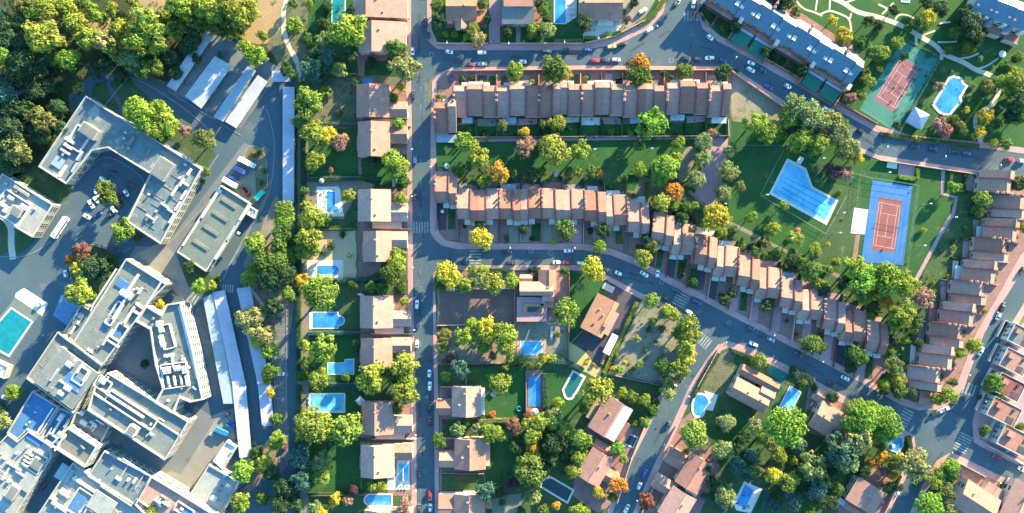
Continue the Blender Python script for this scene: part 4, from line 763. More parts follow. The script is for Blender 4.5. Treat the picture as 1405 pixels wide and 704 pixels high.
def yards(o, T, fd, bd, back, i, hedge_front=True):
    """what lies in front of and behind one terraced house: driveway, planting, walls, hedges"""
    r = random.Random(i*31+int(o.location.x))
    q = lambda x, y: loc2px(o, x, y)
    k = r.randrange(3)
    a0 = r.choice([0.3, 5.0]); wdt = r.uniform(3.5, 5)
    area('driveway', r.choice(['plaza','darkasph','brickyard','paving','concrete']), [q(a0,-.6), q(a0+wdt,-.6), q(a0+wdt,-fd), q(a0,-fd)], 6)
    b0 = 5.0 if a0 < 1 else .4
    area('front_bed', r.choice(['lawn2','lawn','soil','brickyard']), [q(b0+.6,-2.5), q(b0+r.uniform(3,5),-2.5), q(b0+r.uniform(3,5),-fd+.4), q(b0+.6,-fd+.4)], 6)
    divider('wall', q(0,-.6), q(0,-fd), 1.4, .22, r.choice(['pinkwall','oldwall','party','oldwall']), 'low yard divider')
    if r.random() < .6: shrub(*q(b0+2+r.uniform(-1,1.2), -fd*r.uniform(.4,.8)), r.uniform(3,5.2), r.choice(['g','dg','yg','g','bg']))
    if r.random() < .5: shrub(*q(b0+2+r.uniform(-1,1.2), -fd*r.uniform(.3,.9)), r.uniform(2.5,4.5), r.choice(['g','dg','ol','dg']))
    if bd:
        D = back
        if r.random() < .75: divider('hedge', q(0, D+1.5), q(0, D+bd), 1.7, col=r.choice(['dg','g','dg','bg']), desc='clipped dividing hedge')
        else: divider('wall', q(0, D+.4), q(0, D+bd), 1.6, desc='thin dividing wall', m='oldwall')
        area('patio', r.choice(['patio','brickyard','concrete','paving','plaza']), [q(.4,D+.3), q(T-.5,D+.3), q(T-.5,D+r.uniform(2.5,4.5)), q(.4,D+r.uniform(2.5,4.5))], 6)
        for _ in range(r.choice([1,2,2,3])):
            shrub(*q(r.uniform(1,T-1), D+bd*r.uniform(.45,.95)), r.uniform(2.4,5.2), r.choice(['g','dg','ol','yg','bg','dg','gg']))
        if r.random() < .5: awning(*q(T*.4, D+1.5), r.uniform(5,8), 3, o.rotation_euler.z, r.choice(['white','metal','sheetb','sheetb']), i)
def awning(px, py, w, d, rz, m, i):
    x, y = W(px, py); o = MB().slab([(-w/2,-d/2,2.5),(w/2,-d/2,2.5),(w/2,d/2,2.2),(-w/2,d/2,2.2)], .08).tube([(-w/2+.1,d/2-.1,0),(-w/2+.1,d/2-.1,2.2)], .05).tube([(w/2-.1,d/2-.1,0),(w/2-.1,d/2-.1,2.2)], .05).obj('terrace_awning', M[m])
    o.location = (x, y, 0); o.rotation_euler.z = rz; want(o, {'white':'white','metal':'grey','sheetb':'blue-grey'}[m]+' terrace awning', px, py, 'awning', 'awnings behind the terraces')
def build_rows():
    T = 10.7
    p1 = [terrace_proto(m, 2.7, 11.6, 8.4, 7.4, 4.0) for m in (True, False)]
    spots = [(623+29.2*(k+1), 118.5 - (2 if 4 < k < 8 else 0) - (4 if k in (10, 11) else 0)) for k in range(13)]
    for i, o in terrace_row(p1, spots, 180, 'left', 'long straight terrace', 'houses of the long straight terrace', 7.1):
        yards(o, T, 7.4, 10.5, 14.4, i)
    for i, o in terrace_row(p1, [(626, 142)], 180, '', '', 'houses of the long straight terrace', 7.1):
        tag(o, 'tiled end house set back at the left end of the long straight terrace', 'terraced house'); yards(o, T, 6, 0, 14, 77)
        awning(*loc2px(o, 5.3, 16.6), 10, 4, o.rotation_euler.z, 'sheetb', 1)
    p2 = [terrace_proto(m, 4.9, 9.6, 8.0, 6.0, 4.9) for m in (False, True)]
    s2 = [(627,299.5),(656.2,299.5),(685.4,299.5),(714.6,298.5),(743.8,299),(773,299.5),(802.2,302),(831.5,308),(861,317.5)]
    for i, o in terrace_row(p2, s2, 0, 'left', 'middle terrace facing the curving road', 'houses of the middle terrace', 6.5):
        yards(o, T, 12 if i < 7 else 10, 7.5, 14.3, 20+i)
    for i, o in terrace_row(p2, [(597.5, 276.5)], 0, '', '', 'houses of the middle terrace', 6.5):
        tag(o, 'tiled end house standing forward at the left end of the middle terrace', 'terraced house'); yards(o, T, 14, 6, 14.3, 78)
    s3 = [(892.5+29.3*k, 331+14.9*k) for k in range(11)]
    for i, o in terrace_row(p2, s3, -8, 'upper', 'stepped terrace along the curving road', 'houses of the stepped terrace', 6.5):
        yards(o, T, 13 if i < 8 else 15, 8, 14.3, 40+i)
    p4 = [terrace_proto(m, 2.6, 10.8, 8.4, 7.3, 4.0, roofm='terracotta2') for m in (False, True)]
    s4 = [(1385,266),(1402,300),(1393,332),(1378,359),(1363,390),(1347,418.5),(1333,448),(1317,477),(1304,507),(1287,537)]
    for i, o in terrace_row(p4, s4, 85, 'top', 'stepped eastern row', 'houses of the eastern row', 7.1):
        o.scale.x = 1.06; yards(o, T, 7, 9, 13.4, 60+i)
    # slate roofed row by the communal garden
    p5 = []
    for m in (False, True):
        root = terrace_proto(m, 9.0, 5.4, 9.8, 6.0, 5.5, wd=6.7, roofm='slate', wallm='brick', canopies=False)
        root.name = 'slate_roofed_house'
        X = (lambda x: T - x) if m else (lambda x: x)
        for ch in list(root.children):
            if ch.name.startswith('party_wall'): bpy.data.objects.remove(ch)
        for cx in (4.6, 7.4):     # dormers with white cheeks
            z = 6.0 + (3.6/9.0)*3.2; c = X(cx)
            dm = MB().box(c-.95, 2.6, z-.6, c+.95, 5.0, z+1.25).obj('dormer', M['white'], root)
            MB().box(c-.8, 2.57, z-.2, c+.8, 2.6, z+.9).obj('pane', M['glass'], dm)
        MB().box(X(0)-.25, 8.9, 7.0, X(0)+.25, 14.9, 9.9).obj('ridge_wall', M['brick'], root)
        MB().box(*sorted((X(.2), X(T-.2)))[:1], -2.6, 2.7, sorted((X(.2), X(T-.2)))[1], -.4, 2.9).obj('porch_roof', M['tanroof'], root)
        MB().box(X(T)-.7, -3.2, 0, X(T)+.7, -.4, 6.9).box(X(T)-.9, -3.4, 6.9, X(T)+.9, -.2, 7.15).obj('stair_turret', M['stucco'], root)
        MB().box(*((X(T)-.2, -11.5, 0, X(T)+.2, -3.2, 2.3))).obj('yard_wall', M['brick'], root)
        p5.append(root)
    dx, dy = 24.6, 15.2
    s5 = [(1166-dx*(k+1), 115.5-dy*(k+1)) for k in range(8)]
    for i, o in terrace_row(p5, s5, -31.7, 'lower', 'row', '', 6.0):
        tag(o, f'{ORDN[i]} slate roofed brick house up from the tennis end of its row', 'row house', 'slate roofed houses beside the communal garden')
        q = lambda x, y: loc2px(o, x, y)
        if i % 4 in (0, 1):
            c = MB(); a = [(.9,-4.6,2.5),(T-.9,-4.6,2.5),(T-.9,-11,2.2),(.9,-11,2.2)]
            c.slab(a[::-1], .05)
            for x, y, z in a: c.tube([(x,y,0),(x,y,z)], .05)
            k = c.obj('shade_canopy', M['canvas']); k.location = o.location; k.rotation_euler = o.rotation_euler; want(k, 'dark green yard shade', *q(T/2,-8), 'canopy', 'green shades of the slate roofed row')
            k = MB().slab([(.6,-4.4,2.75),(T-.6,-4.4,2.75),(T-.6,-2.9,2.9),(.6,-2.9,2.9)], .08).box(.6,-3,2.4,T-.6,-2.9,2.8).tube([(.7,-4.3,0),(.7,-4.3,2.7)],.05).tube([(T-.7,-4.3,0),(T-.7,-4.3,2.7)],.05).obj('terrace_awning', M['sheetw']); k.location = o.location; k.rotation_euler = o.rotation_euler
            want(k, 'pale front awning', *q(T/2,-3.6), 'awning', 'pale awnings of the slate roofed row')
        else:
            area('front_bed', 'lawn', [q(.6,-2.8), q(T-.6,-2.8), q(T-.6,-11), q(.6,-11)], 6)
            for t in range(3): shrub(*q(T*(.2+.3*t), -5-2*(t % 2)), 5, r_choice('dg','g','dg'))
def r_choice(*a): return rnd.choice(a)
# ---- detached and paired villas
def gable(wm, rm, cx, cy, w, d, eave, ridge, axis, split=.5, over=.4, z0=0):
    """walls and a two slope roof; axis is the direction of the ridge; split sets where the ridge sits"""
    if axis == 'y':
        tr = lambda a, b: (cx + a, cy + b); A, B = w, d
    else:
        tr = lambda a, b: (cx - b, cy + a); A, B = d, w
    r = -A/2 + A*split
    def ring(b): return [(*tr(-A/2, b), z0), (*tr(A/2, b), z0), (*tr(A/2, b), eave-.1), (*tr(r, b), ridge-.12), (*tr(-A/2, b), eave-.1)]
    v = ring(-B/2) + ring(B/2); wm.add(v, [(0,1,2,3,4), (9,8,7,6,5)] + [(i, 5+i, 5+(i+1) % 5, (i+1) % 5) for i in range(5)])
    for s in (-1, 1):
        e = s*A/2; run = abs(e - r); sl = (ridge-eave)/max(run, .1); eo = e + s*over; ez = eave - sl*over; b0, b1 = -B/2-over, B/2+over
        qd = [(*tr(eo, b0), ez), (*tr(r, b0), ridge + .01*(s > 0)), (*tr(r, b1), ridge + .01*(s > 0)), (*tr(eo, b1), ez)]
        rm.slab(qd if s < 0 else qd[::-1], .16)
    rm.tube([(*tr(r, -B/2-over), ridge+.03), (*tr(r, B/2+over), ridge+.03)], .14)
def villa(label, cx, cy, w, d, rot, eave=5.6, ridge=8.0, axis='y', split=.5, roofm='tanroof', wallm='stucco', wings=(), chim=((.1,.1),), group='tiled houses with gardens', extra=None, cat='house'):
    """cx, cy, w, d: plan centre and size in photo plan units at eave height; wings: (dx, dy, w, d, eave, ridge, axis, split)"""
    k = S * (1 - eave/CAMH); x, y = W(cx, cy, eave); root = empty('detached_house', x, y, R(rot)); tag(root, label, cat, group)
    ANCH.append((cx, cy, ''))if False else None
    wm, rm = MB(), MB(); gable(wm, rm, 0, 0, w*k, d*k, eave, ridge, axis, split); rm.obj('roof', M[roofm], root)
    Wd, D = w*k/2, d*k/2
    for j, (dx, dy, ww, dd, e, rg, ax, sp) in enumerate(wings):
        r2 = MB(); gable(wm, r2, dx*k, -dy*k, ww*k, dd*k, e, rg, ax, sp, .3); r2.obj('roof', M[roofm], root)
        n = (1 if dx > 0 else -1)
        window(root, dx*k + n*(ww*k/2+.02), -dy*k, 1.0, n*math.pi/2); window(root, dx*k, -dy*k - dd*k/2 - .02, 1.0, 0, True)
    wm.obj('wall', M[wallm], root)
    for z in (1.0, 3.6):
        if z + 1.6 > eave: continue
        for t in (-.5, .5):
            window(root, t*Wd, -D-.02, z, 0, True); window(root, t*Wd, D+.02, z, math.pi); window(root, Wd+.02, t*D, z, math.pi/2); window(root, -Wd-.02, t*D, z, -math.pi/2, True)
    door(root, Wd*.1, -D-.02, 0)
    for fx, fy in chim:
        A = Wd if axis == 'y' else D; off = abs((fx if axis == 'y' else fy) - (2*split-1))
        chimney(root, fx*Wd, fy*D, ridge - 1.0 - off*(ridge-eave)*.8)
    if extra: extra(root, k)
    return root
def terrace_annex(boxes):
    def f(root, k):
        for nm, dx, dy, ww, dd, h, m in boxes:
            MB().cbox(dx*k, -dy*k, 0, ww*k, dd*k, h).obj(nm, M[m], root)
    return f
def build_villas():
    # left side of the straight street: gabled main block, wing reaching to the street on its lower or upper right
    V = [((485,557),(-8,24),(0,22),'up','topmost pink walled house on the street, cut by the upper edge'),
         ((493,557),(31,71),(31,62),'n','second tiled house down the street, large grey-green conifer at its corner'),
         ((490,533),(117,160),(139,160),'lo','tiled house with a small blue pool cover behind its upper wall'),
         ((492,534),(168,214),(172,195),'up','tiled house paired below the one with blue pool cover'),
         ((492,535),(261,303),(279,303),'lo','tiled house beside the white decked pool'),
         ((499,536),(318,358),(318,340),'up','tiled house beside the sandy yard'),
         ((495,538),(407,449),(427,448),'lo','tiled house beside the round ended blue pool'),
         ((496,537),(465,504),(464,484),'up','tiled house beside the stepped blue pool'),
         ((497,539),(553,595),(573,595),'lo','tiled house with white parasol, beside the white rimmed pool'),
         ((496,540),(612,654),(611,631),'up','tiled house with a small front yard pool on white deck'),
         ((500,540),(701,740),(701,720),'up','tiled house cut by the lower edge, below bay ended pool')]
    for i, ((x0,x1),(y0,y1),(wy0,wy1),wg,lab) in enumerate(V):
        if wg == 'n': x1 = 556
        cx, cy, w, d = (x0+x1)/2, (y0+y1)/2, x1-x0, y1-y0
        xe = 557.5 + (y0 > 400)*5 + (y0 > 540)*2
        wings = [] if wg == 'n' else [((x1+xe)/2-cx, (wy0+wy1)/2-cy, xe-x1, wy1-wy0, 4.2, 5.6, 'x', .5)]
        mid = 18.5/ w
        sh = []
        if wg == 'lo': sh = [('garage', (x1-6)-cx, d/2+5.5, 40, 9, 2.7, 'pinkwall'), ('garden_porch', -w/2-2.5, -2, 4, 20, 2.5, 'party'), ('yard_wall', 20, d/2+10.5, 62, .6, 1.8, 'stucco')]
        if wg == 'up': sh = [('garden_porch', -w/2-2.5, 4, 4, 20, 2.5, 'paving'), ('yard_wall', 33, d/2+2, .6, 16, 1.7, 'stucco')]
        villa(lab, cx, cy, w, d, 0, 5.8, 8.3, 'y', mid, 'tanroof', 'pinkwall' if i in (0,1,2) else 'stucco', wings, ((-.1,.45),(.15,-.6)), 'tiled houses left of the straight street', terrace_annex(sh))
    # right side of the straight street, lower block
    for (cx, cy, w, d), wn, lab, nb in (((640,551,38,39), (-30,9,22,20,4.2,5.4,'x',.5), 'tiled house with white awnings, left of the upright deep blue pool', 1),
                                    ((645,623,41,40), (-31,9,22,20,4.2,5.4,'x',.5), 'lone tiled house with dark front yards by the street, shrubs above it', 0),
                                    ((644,700,40,42), (-31,-2,22,36,4.2,5.4,'x',.5), 'tiled house cut by the lower edge, orange tiled annex beside it', 2)):
        villa(lab, cx, cy, w, d, 0, 5.8, 8.3, 'y', .5, 'tanroof', 'stucco', [wn], ((-.1,.6),(-.5,-.2)), 'tiled houses right of the straight street',
              terrace_annex([('orange_annex', 26, -8, 9, 18, 3, 'orange')] if nb == 2 else [('garden_awning', 22, 2, 5, 36, 2.7, 'white')] if nb else [('porch', 24, 4, 6, 30, 2.7, 'pinkwall')]))
    # house with long skylight
    def sky_house(root, k):
        MB().cbox(-6*k, -47*k*.5-2, 0, 42*k, 34*k, 3.6).obj('lower_storey', M['plaza'], root)
        fr = MB().cbox(-4*k, -28*k, 3.6, 29*k, 14*k, .5).obj('skylight_surround', M['orange'], root)
        MB().cbox(-2*k, -29*k, 4.1, 20*k, 7*k, .4).obj('skylight', M['waterd'], fr)
        MB().cbox(9*k, -19*k, 3.6, 6*k, 10*k, .5).obj('roof_hatch', M['sheetb'], root)
        MB().cbox(18*k, -21*k, 0, 12*k, 12*k, 3.0).obj('orange_terrace', M['orange'], root)
    villa('large villa with long blue skylight above the pink rimmed pool', 736, 396, 44, 17, 0, 6.4, 8.0, 'x', .3, 'tanroof', 'stucco', ((15,-12,23,26,6.2,7.6,'y',.6), (-14,-14,16,9,4.5,5.2,'x',.5), (16,11,14,12,5.2,6.0,'x',.5)), ((.7,.2),), 'villas of the middle block', sky_house)
    def orange_house(root, k):
        for a, b in ((-3,15),(5,15)): MB().cbox(a*k, -b*k, 6.55, 2.6*k, 2.6*k, .35).obj('skylight', M['glass'], root)
        MB().cbox(20*k, -3*k, 0, 8*k, 34*k, 3.0).obj('side_terrace', M['paving'], root)
        MB().cbox(12*k, -8*k, 0, 6*k, 6*k, 8.2).obj('chimney_stack', M['orange'], root)
    villa('tilted house with bright orange tiled roof in a dark paved yard', 823, 433, 31, 51, -27, 5.6, 7.6, 'y', .78, 'orange', 'stucco', (), ((.2,.1),(-.3,.3)), 'villas of the middle block', orange_house)
    villa('tilted house with half white roof and pergola, by the slanting street', 838, 574, 40, 50, -31, 5.0, 7.0, 'y', .55, 'terracotta', 'stucco', ((27,8,16,26,3.2,4.2,'y',.5),), ((-.3,.2),), 'villas of the middle block',
          terrace_annex([('white_roof_deck', 9, 0, 20, 50, 6.6, 'white'), ('pergola', -25, 2, 8, 30, 2.6, 'wood')]))
    villa('tilted brown tiled house with an orange tree at its street corner', 817, 641, 33, 42, -31, 5.4, 7.4, 'y', .5, 'tanroof', 'pinkwall', ((24,2,22,18,3.6,4.8,'x',.5), (-4,-27,26,12,3.6,4.6,'x',.5)), ((.2,.2),), 'villas of the middle block')
    villa('tilted tiled house below the yellow-green tree by the kidney pool', 953, 650, 34, 44, -31, 5.6, 7.8, 'y', .45, 'tanroof', 'stucco', ((-29,-4,30,22,3.8,5.0,'x',.5),), ((0,.5),), 'villas right of the slanting street')
    villa('tilted tiled house at the lower edge with red-brown tree', 929, 694, 36, 40, -31, 5.6, 7.8, 'y', .5, 'tanroof', 'stucco', ((-27,-14,30,20,3.8,5.0,'x',.5),), ((.2,.3),), 'villas right of the slanting street', terrace_annex([('garden_awning', 10, -27, 18, 10, 2.8, 'metal')]))
    villa('tilted tiled house wrapped around a green roof court', 1029, 542, 52, 26, -28, 5.4, 7.4, 'x', .45, 'terracotta2', 'pinkwall', ((2,-26,56,14,4.6,5.8,'x',.5), (20,-11,20,18,5.0,6.6,'x',.5)), ((.55,.1),(-.2,.2)), 'villas right of the slanting street', terrace_annex([('roof_court', -10, -14, 24, 14, 3.0, 'canvas'), ('court_frame', -24, -13, 2, 18, 3.6, 'white')]))
    villa('tilted tan roofed house left of the tall bright tree cluster', 1136, 577, 38, 38, -31, 5.8, 7.6, 'x', .5, 'tanroof', 'stucco', ((-18,-24,22,18,3,3.8,'x',.5),), ((.1,.3),(-.5,.2)), 'villas right of the slanting street', terrace_annex([('planted_roof', -19, 12, 9, 24, 4.5, 'lawn2')]))
    villa('tilted grey tiled house by the lower edge, left of the junction', 1188, 681, 42, 34, -31, 5.6, 7.6, 'y', .6, 'terracotta2', 'stucco', ((10,22,44,14,3.4,4.2,'x',.5),), ((.1,.2),), 'villas right of the slanting street', terrace_annex([('glass_porch', -14, 24, 22, 8, 2.8, 'metal')]))
    # north side of the upper road
    villa('brown tiled house behind clipped bushes on the upper road', 633, 12, 40, 32, 0, 5.8, 7.8, 'x', .55, 'terracotta2', 'pinkwall', ((0,20,16,12,5.0,6.0,'y',.5),), ((.2,.2),), 'villas above the upper road', terrace_annex([('annex', 26, 8, 13, 16, 3.0, 'brick')]))
    villa('half tan, half dark grey roofed house above the upper road', 711, 8, 42, 48, 0, 5.8, 8.0, 'x', .62, 'roofdark', 'cream', ((-20,4,8,40,4,4.4,'y',.5),), ((-.6,-.1),), 'villas above the upper road', terrace_annex([('upper_roof', 0, -8, 40, 22, 8.15, 'tanroof')]))
    villa('wide brown roofed house beside the concrete parking court', 824, 6, 58, 38, 0, 5.8, 8.0, 'x', .5, 'terracotta2', 'cream', (), ((-.8,.1),), 'villas above the upper road', terrace_annex([('balcony', 8, 22, 22, 6, 3.0, 'patio')]))
    # blue roofs at the upper right
    for cx, cy, lab in ((1352,2,'blue roofed brick house, left one of three at the upper right corner'),(1377,12,'blue roofed house with pale terrace, middle one of the corner three'),(1402,22,'blue roofed house, the one cut by the right picture edge')):
        villa(lab, cx, cy, 27, 34, -20, 7.0, 9.6, 'x', .6, 'slate', 'stucco', ((-9,20,8,12,5.6,6.6,'y',.5),), ((.7,-.6),(-.7,-.6)), 'blue roofed houses at the corner', terrace_annex([('terrace', 4, 26, 20, 14, 2.6, 'tanroof'), ('bay', 10, 18, 6, 5, 6.8, 'white'), ('terrace_rail', 4, 33, 20, .5, 3.4, 'stucco')]))
    # south-east corner
    villa('tan roofed house cut by the lower edge, below the right junction', 1340, 690, 52, 40, -33, 5.8, 8.0, 'x', .5, 'tanroof', 'stucco', ((16,-24,24,20,3.4,4.2,'y',.5),), ((-.5,.4),), 'houses of the lower right corner')
    villa('tan roofed house at the very lower right corner of the block', 1398, 692, 36, 60, -25, 5.8, 7.8, 'y', .5, 'tanroof', 'stucco', ((-24,10,14,20,3.4,4.4,'x',.5),), ((0,.4),), 'houses of the lower right corner')
    villa('small tiled garage hut beside the curving road', 1269, 546, 15, 17, -8, 2.6, 3.6, 'x', .5, 'tanroof', 'stucco', (), (), 'houses of the eastern row', cat='garage')
    # white flat roofed houses at the right edge
    for i, (cx, cy, w, d, lab) in enumerate(((1403,462,30,26,'topmost white walled house at the right edge'),(1395,497,36,28,'white walled house with pale pink patio, second of its row'),(1387,532,38,28,'white walled house with brown roof, third of its row'),(1380,566,42,28,'white walled house with glass porch, fourth of its row'),(1396,606,46,30,'white corner house with tan roof and long white front wall'))):
        x, y = W(cx, cy, 6); k = S*(1-6/CAMH); rt = empty('white_row_house', x, y, R(-27)); tag(rt, lab, 'row house', 'white walled houses at the right edge')
        ww, dd = w*k, d*k
        MB().cbox(0, 0, 0, ww, dd, 4.6).obj('wall', M['white'], rt)
        MB().cbox(0, 0, 4.62, ww-.46, dd-.46, .12).obj('roof', M[('roofdark','terracotta2','party','terracotta2','tanroof')[i]], rt)
        pr = MB()
        for a, b, c, d2 in ((0,dd/2-.1,ww,.2),(0,-dd/2+.1,ww,.2),(ww/2-.1,0,.2,dd-.42),(-ww/2+.1,0,.2,dd-.42)): pr.cbox(a, b, 4.6, c, d2, .5)
        pr.obj('parapet', M['white'], rt)
        MB().cbox(-ww*.26, dd*.16, 4.75, ww*.22, dd*.26, 1.4).obj('roof_room', M['terracotta2'], rt); MB().cbox(ww*.08, -dd*.48, 0, .22, 3.2, 2.2).obj('court_wall', M['white'], rt); MB().cbox(ww*.28, -dd*.25, 4.76, ww*.25, dd*.3, .08).obj('roof_terrace', M['darkasph'], rt); MB().cbox(ww*.25, dd*.25, 4.75, 1.2, 1.2, .6).obj('skylight', M['glass'], rt)
        MB().cbox(-ww/2-3, 0, 0, .25, dd, 2).cbox(-ww/2-1.5, dd/2-.2, 0, 3, .25, 2).obj('yard_wall', M['white'], rt)
        for t in (-.25, .25):
            window(rt, -ww/2-.02, t*dd, 1, -math.pi/2); window(rt, -ww/2-.02, t*dd, 2.9, -math.pi/2); window(rt, t*ww, -dd/2-.02, 2.9, 0, True)
        door(rt, -ww/2-.02, 0, -math.pi/2)
# ================================================================ HOSPITAL, CARPORTS, COURTS
def inset(poly, t):
    n = len(poly); out = []
    for i in range(n):
        a, b, e = Vector(poly[i-1]), Vector(poly[i]), Vector(poly[(i+1) % n])
        n1 = Vector((-(b-a).y, (b-a).x)).normalized(); n2 = Vector((-(e-b).y, (e-b).x)).normalized(); m = n1+n2
        m = m.normalized() / max(.45, m.normalized().dot(n1)) if m.length > 1e-3 else n1
        out.append(tuple(b + m*t))
    return out
def block(label, pts, h, roofm='roofgrey', wallm='cream', par=.9, storeys=3, kit=(), win=True, name='hospital_building', cat='hospital building', group='blocks of the hospital', pw=.55, seed=1, base=0.0):
    """flat roofed block: walls, sunken roof deck, parapet ring, window rows, plant on the roof (kit: name, px, py, length, width, turn, height, material)"""
    w = P(*pts, h=h); cx = sum(p[0] for p in w)/len(w); cy = sum(p[1] for p in w)/len(w)
    root = empty(name, cx, cy); tag(root, label, cat, group)
    loc = ccw([(x-cx, y-cy) for x, y in w]); n = len(loc); inn = inset(loc, pw)
    MB().prism(loc, base, h-.3, top=False).obj('wall', M[wallm], root)
    sm = MB().sheet(inset(loc, pw*.5), h-.3)
    pm = MB()
    for i in range(n):
        j = (i+1) % n; z0, z1 = h-.3, h+par
        pm.quad((*loc[i],z1),(*loc[j],z1),(*inn[j],z1),(*inn[i],z1)); pm.quad((*loc[i],z0),(*loc[j],z0),(*loc[j],z1),(*loc[i],z1)); pm.quad((*inn[j],z0),(*inn[i],z0),(*inn[i],z1),(*inn[j],z1))
    pm.obj('parapet', M['parapet'], root)
    if win:
        cnt = 0
        for i in range(n):
            a, b = Vector(loc[i]), Vector(loc[(i+1) % n]); L = (b-a).length
            if L < 4: continue
            d = (b-a).normalized(); q = Vector((d.y, -d.x)); mid = (a+b)/2 + Vector((cx, cy)); facing = q.dot(-mid) > 0
            st = 3.6 if facing else 9.0; k = max(1, int((L-1.5)/st))
            for s in range(storeys):
                for t in range(k):
                    if cnt > 95: break
                    p = a + d*(L*(t+.5)/k) + q*.03; window(root, p.x, p.y, 1.1 + s*(h-.6)/storeys, math.atan2(d.y, d.x), True, pane=facing); cnt += 1
    if name == 'hospital_building' and win:        # weathered seams, drains and small plant over the whole roof
        rr = random.Random(seed*7 + n); xs = [q[0] for q in pts]; ys = [q[1] for q in pts]; A = abs(sum(loc[i][0]*loc[i-1][1]-loc[i][1]*loc[i-1][0] for i in range(n)))/2
        def inside(x, y):
            r = False
            for i in range(n):
                (x1, y1), (x2, y2) = loc[i], loc[i-1]
                if (y1 > y) != (y2 > y) and x < (x2-x1)*(y-y1)/(y2-y1)+x1: r = not r
            return r
        lx0, lx1, ly0, ly1 = min(q[0] for q in loc), max(q[0] for q in loc), min(q[1] for q in loc), max(q[1] for q in loc); ax = R(-33); c, s = math.cos(ax), math.sin(ax)
        for t in range(int(A/14)):
            x, y = rr.uniform(lx0, lx1), rr.uniform(ly0, ly1); L = rr.uniform(3, 9); a = ax + (math.pi/2 if rr.random() < .5 else 0)
            e = (math.cos(a)*L/2*1.15, math.sin(a)*L/2*1.15)
            if inside(x+e[0], y+e[1]) and inside(x-e[0], y-e[1]): sm.rbox(x, y, h-.31, L, rr.uniform(.12,.4), rr.uniform(.05,.16)+.001*t, a)
        kit = list(kit)
        for t in range(int(A/38)):
            x, y = rr.uniform(lx0, lx1), rr.uniform(ly0, ly1)
            if all(inside(x+a, y+b) for a in (-2.5,2.5) for b in (-2.5,2.5)):
                kk = 702.5 + (x+cx)/(S*(1-h/CAMH)), 352 - (y+cy)/(S*(1-h/CAMH)); big = rr.random()
                kit.append((rr.choice(['vent_box','air_handling_unit','duct']), kk[0], kk[1], rr.uniform(2,4)+(5 if big > .8 else 0), rr.uniform(1.5,3.2), 33 + rr.choice([0,90]), rr.uniform(.5,1.5), rr.choice(['white','metal','rooflight','roofdark','cream'])))
    sm.obj('roof', M[roofm], root)
    for nm, px, py, l, wd, ang, hh, m in kit:
        x, y = W(px, py, h+hh*.5); a = R(-ang); z = h-.28; l *= S; wd *= S; lx, ly = x-cx, y-cy
        mb = MB()
        if nm == 'duct':
            mb.rbox(lx, ly, z+.3, l, wd, hh, a)
            for t in (-.4, 0, .4): mb.rbox(lx+math.cos(a)*l*t, ly+math.sin(a)*l*t, z, .2, wd*.9, .3, a)
        elif nm == 'air_handling_unit':
            mb.rbox(lx, ly, z+.25, l, wd, hh-.25, a).rbox(lx, ly, z, l*.9, wd*.8, .25, a)
            c, s = math.cos(a), math.sin(a)
            for t in (-.28, .28): mb.tube([(lx+c*l*t, ly+s*l*t, z+hh), (lx+c*l*t, ly+s*l*t, z+hh+.22)], min(l*.22, wd*.4), n=10)
        elif nm == 'plant_frame':
            c, s = math.cos(a), math.sin(a); tt = .5
            for ux, uy, sx, sy in ((0, wd/2, l, tt), (0, -wd/2, l, tt), (l/2, 0, tt, wd-tt-.02), (-l/2, 0, tt, wd-tt-.02)):
                mb.rbox(lx+ux*c-uy*s, ly+ux*s+uy*c, z, sx, sy, hh, a)
        else:
            mb.rbox(lx, ly, z, l, wd, hh, a)
            if nm in ('roof_room', 'stair_tower', 'upper_storey'): mb.rbox(lx, ly, z+hh, l+.5, wd+.5, .25, a)
        o = mb.obj(nm, M[m], root)
        if nm in ('roof_room', 'stair_tower'):
            MB().rbox(lx, ly, z+hh+.25, l-.6, wd-.6, .1, a).obj('roof_cap', M['roofdark'], o)
    return root
def scatter_kit(pts, n, ang, seed, hmax=1.8):
    """small roof plant spread over part of a roof given by its corner rectangle"""
    r = random.Random(seed); out = []; (x0, y0), (ux, uy), (vx, vy) = pts
    for _ in range(n):
        a, b = r.random(), r.random(); nm = r.choice(['duct','air_handling_unit','air_handling_unit','duct','vent_box','vent_box'])
        l, wd = {'duct': (r.uniform(5,13), r.uniform(1.4,2.2)), 'air_handling_unit': (r.uniform(4,7), r.uniform(2.6,4)), 'vent_box': (r.uniform(1.5,3), r.uniform(1.5,3))}[nm]
        out.append((nm, x0+ux*a+vx*b, y0+uy*a+vy*b, l, wd, ang + r.choice([0, 90]), r.uniform(.7, hmax), r.choice(['white','white','metal','rooflight','white'])))
    return out
